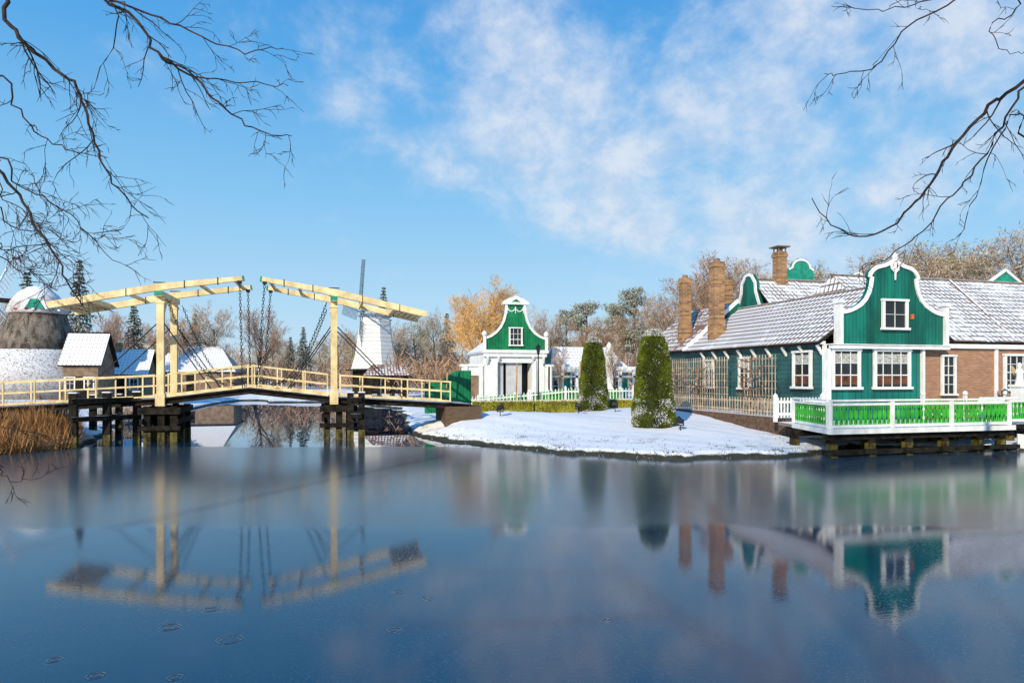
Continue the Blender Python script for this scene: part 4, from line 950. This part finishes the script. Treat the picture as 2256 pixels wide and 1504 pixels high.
Lm=[([(-60,-40,6.6),(10,40,6.5),(70,115,6.5),(150,170,6.4),(190,240,6.4),(215,330,6.4),(262,420,6.3),(330,485,6.3)],.03,.006,1.0,.75,6.8),
 ([(60,-90,6.8),(200,-15,6.8),(300,45,6.7),(345,118,6.6),(430,175,6.6),(500,240,6.5),(570,290,6.5),(640,300,6.4)],.026,.005,1.0,.6,7.4),
 ([(180,-30,6.9),(330,30,6.9),(440,80,6.9),(540,115,6.8),(625,102,6.8)],.015,.004,1.1,.5,None),
 ([(345,118,6.6),(430,165,6.7),(540,180,6.7),(640,190,6.7)],.012,.004,1.1,.45,None),
 ([(-90,330,6.2),(0,375,6.2),(50,450,6.2),(105,545,6.1),(150,615,6.1),(178,680,6.1)],.024,.006,1.1,.7,4.8),
 ([(-60,160,6.6),(30,230,6.6),(90,300,6.6),(160,330,6.6),(230,350,6.5)],.014,.004,1.1,.6,5.6),
 ([(-70,330,6.8),(30,400,6.8),(110,440,6.8),(180,500,6.8),(260,580,6.8)],.013,.004,1.4,.65,5.0),
 ([(-80,430,7.1),(20,500,7.1),(90,520,7.1),(170,590,7.1)],.012,.004,1.6,.6,4.6),
 ([(-80,520,6.8),(0,560,6.8),(60,610,6.8),(120,640,6.8)],.011,.004,1.6,.55,4.2),
 ([(-80,380,7.6),(10,440,7.6),(70,480,7.6),(120,560,7.6)],.010,.004,1.6,.6,4.8),
 ([(-80,480,7.4),(-10,540,7.4),(50,560,7.4),(100,600,7.4)],.010,.004,1.6,.6,4.4),
 ([(-80,890,6.0),(0,935,6.0),(70,950,6.0),(120,985,6.0)],.008,.003,1.4,.4,2.6),
 ([(-80,1000,6.0),(0,1040,6.0),(40,1060,6.0),(110,1040,6.0)],.007,.003,1.4,.35,2.4),
 ([(220,-40,6.6),(260,60,6.6),(210,170,6.5),(180,260,6.5)],.010,.003,.9,.45,None)]
overhang(S(-8.9,7.2),Lm,3,'bare overhanging tree with dark twiggy branches on near bank',1.2)
Rm=[([(2420,60,7.0),(2256,180,6.9),(2180,235,6.8),(2110,310,6.7),(2062,390,6.6),(2005,460,6.6),(1930,520,6.5),(1850,505,6.5),(1790,440,6.5)],.028,.005,.85,.5,6.4),
 ([(2256,190,6.9),(2205,280,6.8),(2150,370,6.8),(2090,440,6.7),(2020,520,6.7),(1950,570,6.6),(1900,588,6.6)],.014,.004,.9,.5,None),
 ([(2330,-100,6.9),(2110,0,6.9),(2005,55,6.8),(1930,145,6.8),(1860,160,6.8),(1815,168,6.8)],.014,.004,.9,.5,7.6),
 ([(2330,-60,6.6),(2240,20,6.6),(2185,60,6.6),(2210,110,6.6),(2260,120,6.6)],.011,.003,1.0,.4,7.2),
 ([(2110,-20,6.9),(2030,5,6.8),(1930,25,6.8),(1830,10,6.8)],.009,.003,1.0,.4,None),
 ([(2330,330,6.6),(2250,250,6.6),(2200,300,6.6),(2150,430,6.5),(2120,520,6.5)],.014,.004,.9,.5,5.0)]
overhang(S(9.3,7.4),Rm,8,'bare overhanging tree with dark limbs on opposite bank',1.0)
# ---------------------------------------------------------------- sun, sky
SE=math.radians(25); sd=Vector((-.62,-.78)).normalized()
sv=Vector((sd.x*math.cos(SE),sd.y*math.cos(SE),math.sin(SE)))
L=bpy.data.lights.new('sun','SUN'); L.energy=4.9; L.angle=math.radians(.5); L.color=(1,.88,.68)
lo=bpy.data.objects.new('sun',L); COL.objects.link(lo); lo.rotation_euler=sv.to_track_quat('Z','Y').to_euler(); lo.location=(-20,-20,30)
wld=bpy.data.worlds.new('World'); scn.world=wld; wld.use_nodes=True; t=wld.node_tree; bg=t.nodes['Background']
STR=.13; bg.inputs[1].default_value=STR
sky=N(t,'ShaderNodeTexSky'); sky.sky_type='NISHITA'; sky.sun_disc=False; sky.sun_elevation=SE; sky.sun_rotation=math.atan2(sd.x,sd.y); sky.air_density=1.0; sky.dust_density=.6; sky.ozone_density=1.5
tc=N(t,'ShaderNodeTexCoord'); nv=N(t,'ShaderNodeVectorMath',operation='NORMALIZE'); t.links.new(tc.outputs['Generated'],nv.inputs[0])
s=N(t,'ShaderNodeSeparateXYZ'); t.links.new(nv.outputs[0],s.inputs[0])
az=M(t,'ARCTAN2',s.outputs[0],s.outputs[1]); el=M(t,'ARCSINE',s.outputs[2])
cb=N(t,'ShaderNodeCombineXYZ'); t.links.new(az,cb.inputs[0]); t.links.new(M(t,'MULTIPLY',el,1.25),cb.inputs[1])
n1=noise(t,cb.outputs[0],5.5,10,.60,.25); n2=noise(t,cb.outputs[0],17,6,.65,.2)
mask=None
for px,py,rx,ry,am,rot in ((1290,300,320,160,.95,20),(1560,470,350,110,.95,12),(790,240,120,50,.66,30),(1000,390,260,60,.75,25),(1900,110,580,200,.85,8),(1200,90,420,130,.6,0),(1960,440,260,90,.85,0),(1550,230,320,130,.75,0),(2150,300,320,180,.72,0),(1250,470,220,70,.7,20),(950,60,200,60,.3,0)):
    b_=(px-1128)/1504; a0=math.atan(b_)+YAW; k=math.cos(a0-YAW); e0=math.atan((830-py)/1504*k)
    dx=M(t,'SUBTRACT',az,a0); dy=M(t,'SUBTRACT',el,e0); cr,sr=math.cos(math.radians(rot)),math.sin(math.radians(rot))
    u=M(t,'SUBTRACT',M(t,'MULTIPLY',dx,cr),M(t,'MULTIPLY',dy,sr)); v=M(t,'ADD',M(t,'MULTIPLY',dx,sr),M(t,'MULTIPLY',dy,cr))
    u=M(t,'DIVIDE',u,rx/1504*k*k); v=M(t,'DIVIDE',v,ry/1504*k)
    q=M(t,'ADD',M(t,'MULTIPLY',u,u),M(t,'MULTIPLY',v,v)); ex=M(t,'MULTIPLY',M(t,'EXPONENT',M(t,'MULTIPLY',q,-.55)),am)
    mask=ex if mask is None else M(t,'MAXIMUM',mask,ex)
den=M(t,'ADD',M(t,'MULTIPLY',M(t,'SUBTRACT',n1,.5),2.4),M(t,'MULTIPLY',M(t,'SUBTRACT',n2,.5),.7)); den=M(t,'ADD',den,mask)
cl=M(t,'MULTIPLY',smooth(t,den,.10,1.25),.85)
rp=N(t,'ShaderNodeValToRGB'); t.links.new(el,rp.inputs[0])
els=rp.color_ramp.elements; els[0].position=0; els[0].color=(.56,.76,.92,1); els[1].position=.62; els[1].color=(.03,.27,.72,1)
e_=els.new(.10); e_.color=(.44,.70,.92,1); e_=els.new(.24); e_.color=(.25,.58,.91,1); e_=els.new(.42); e_.color=(.10,.41,.84,1)
sc_=N(t,'ShaderNodeVectorMath',operation='SCALE'); t.links.new(rp.outputs[0],sc_.inputs[0]); sc_.inputs['Scale'].default_value=1/STR
base=mixc(t,.92,sky.outputs[0],sc_.outputs[0])
cc=mixc(t,smooth(t,n2,.35,.65),(.60/STR,.70/STR,.86/STR),(.78/STR,.83/STR,.92/STR))
c=mixc(t,cl,base,cc)
t.links.new(c,bg.inputs[0])
# ---------------------------------------------------------------- camera
cam=bpy.data.cameras.new('camera'); co=bpy.data.objects.new('camera',cam); COL.objects.link(co); scn.camera=co
co.location=(0,0,2.6); co.rotation_euler=(math.pi/2,0,-YAW); cam.lens=24; cam.sensor_width=36; cam.shift_y=78/2256; cam.clip_end=4000; cam.clip_start=.1
scn.view_settings.view_transform='Standard'; scn.view_settings.look='None'; scn.view_settings.exposure=0
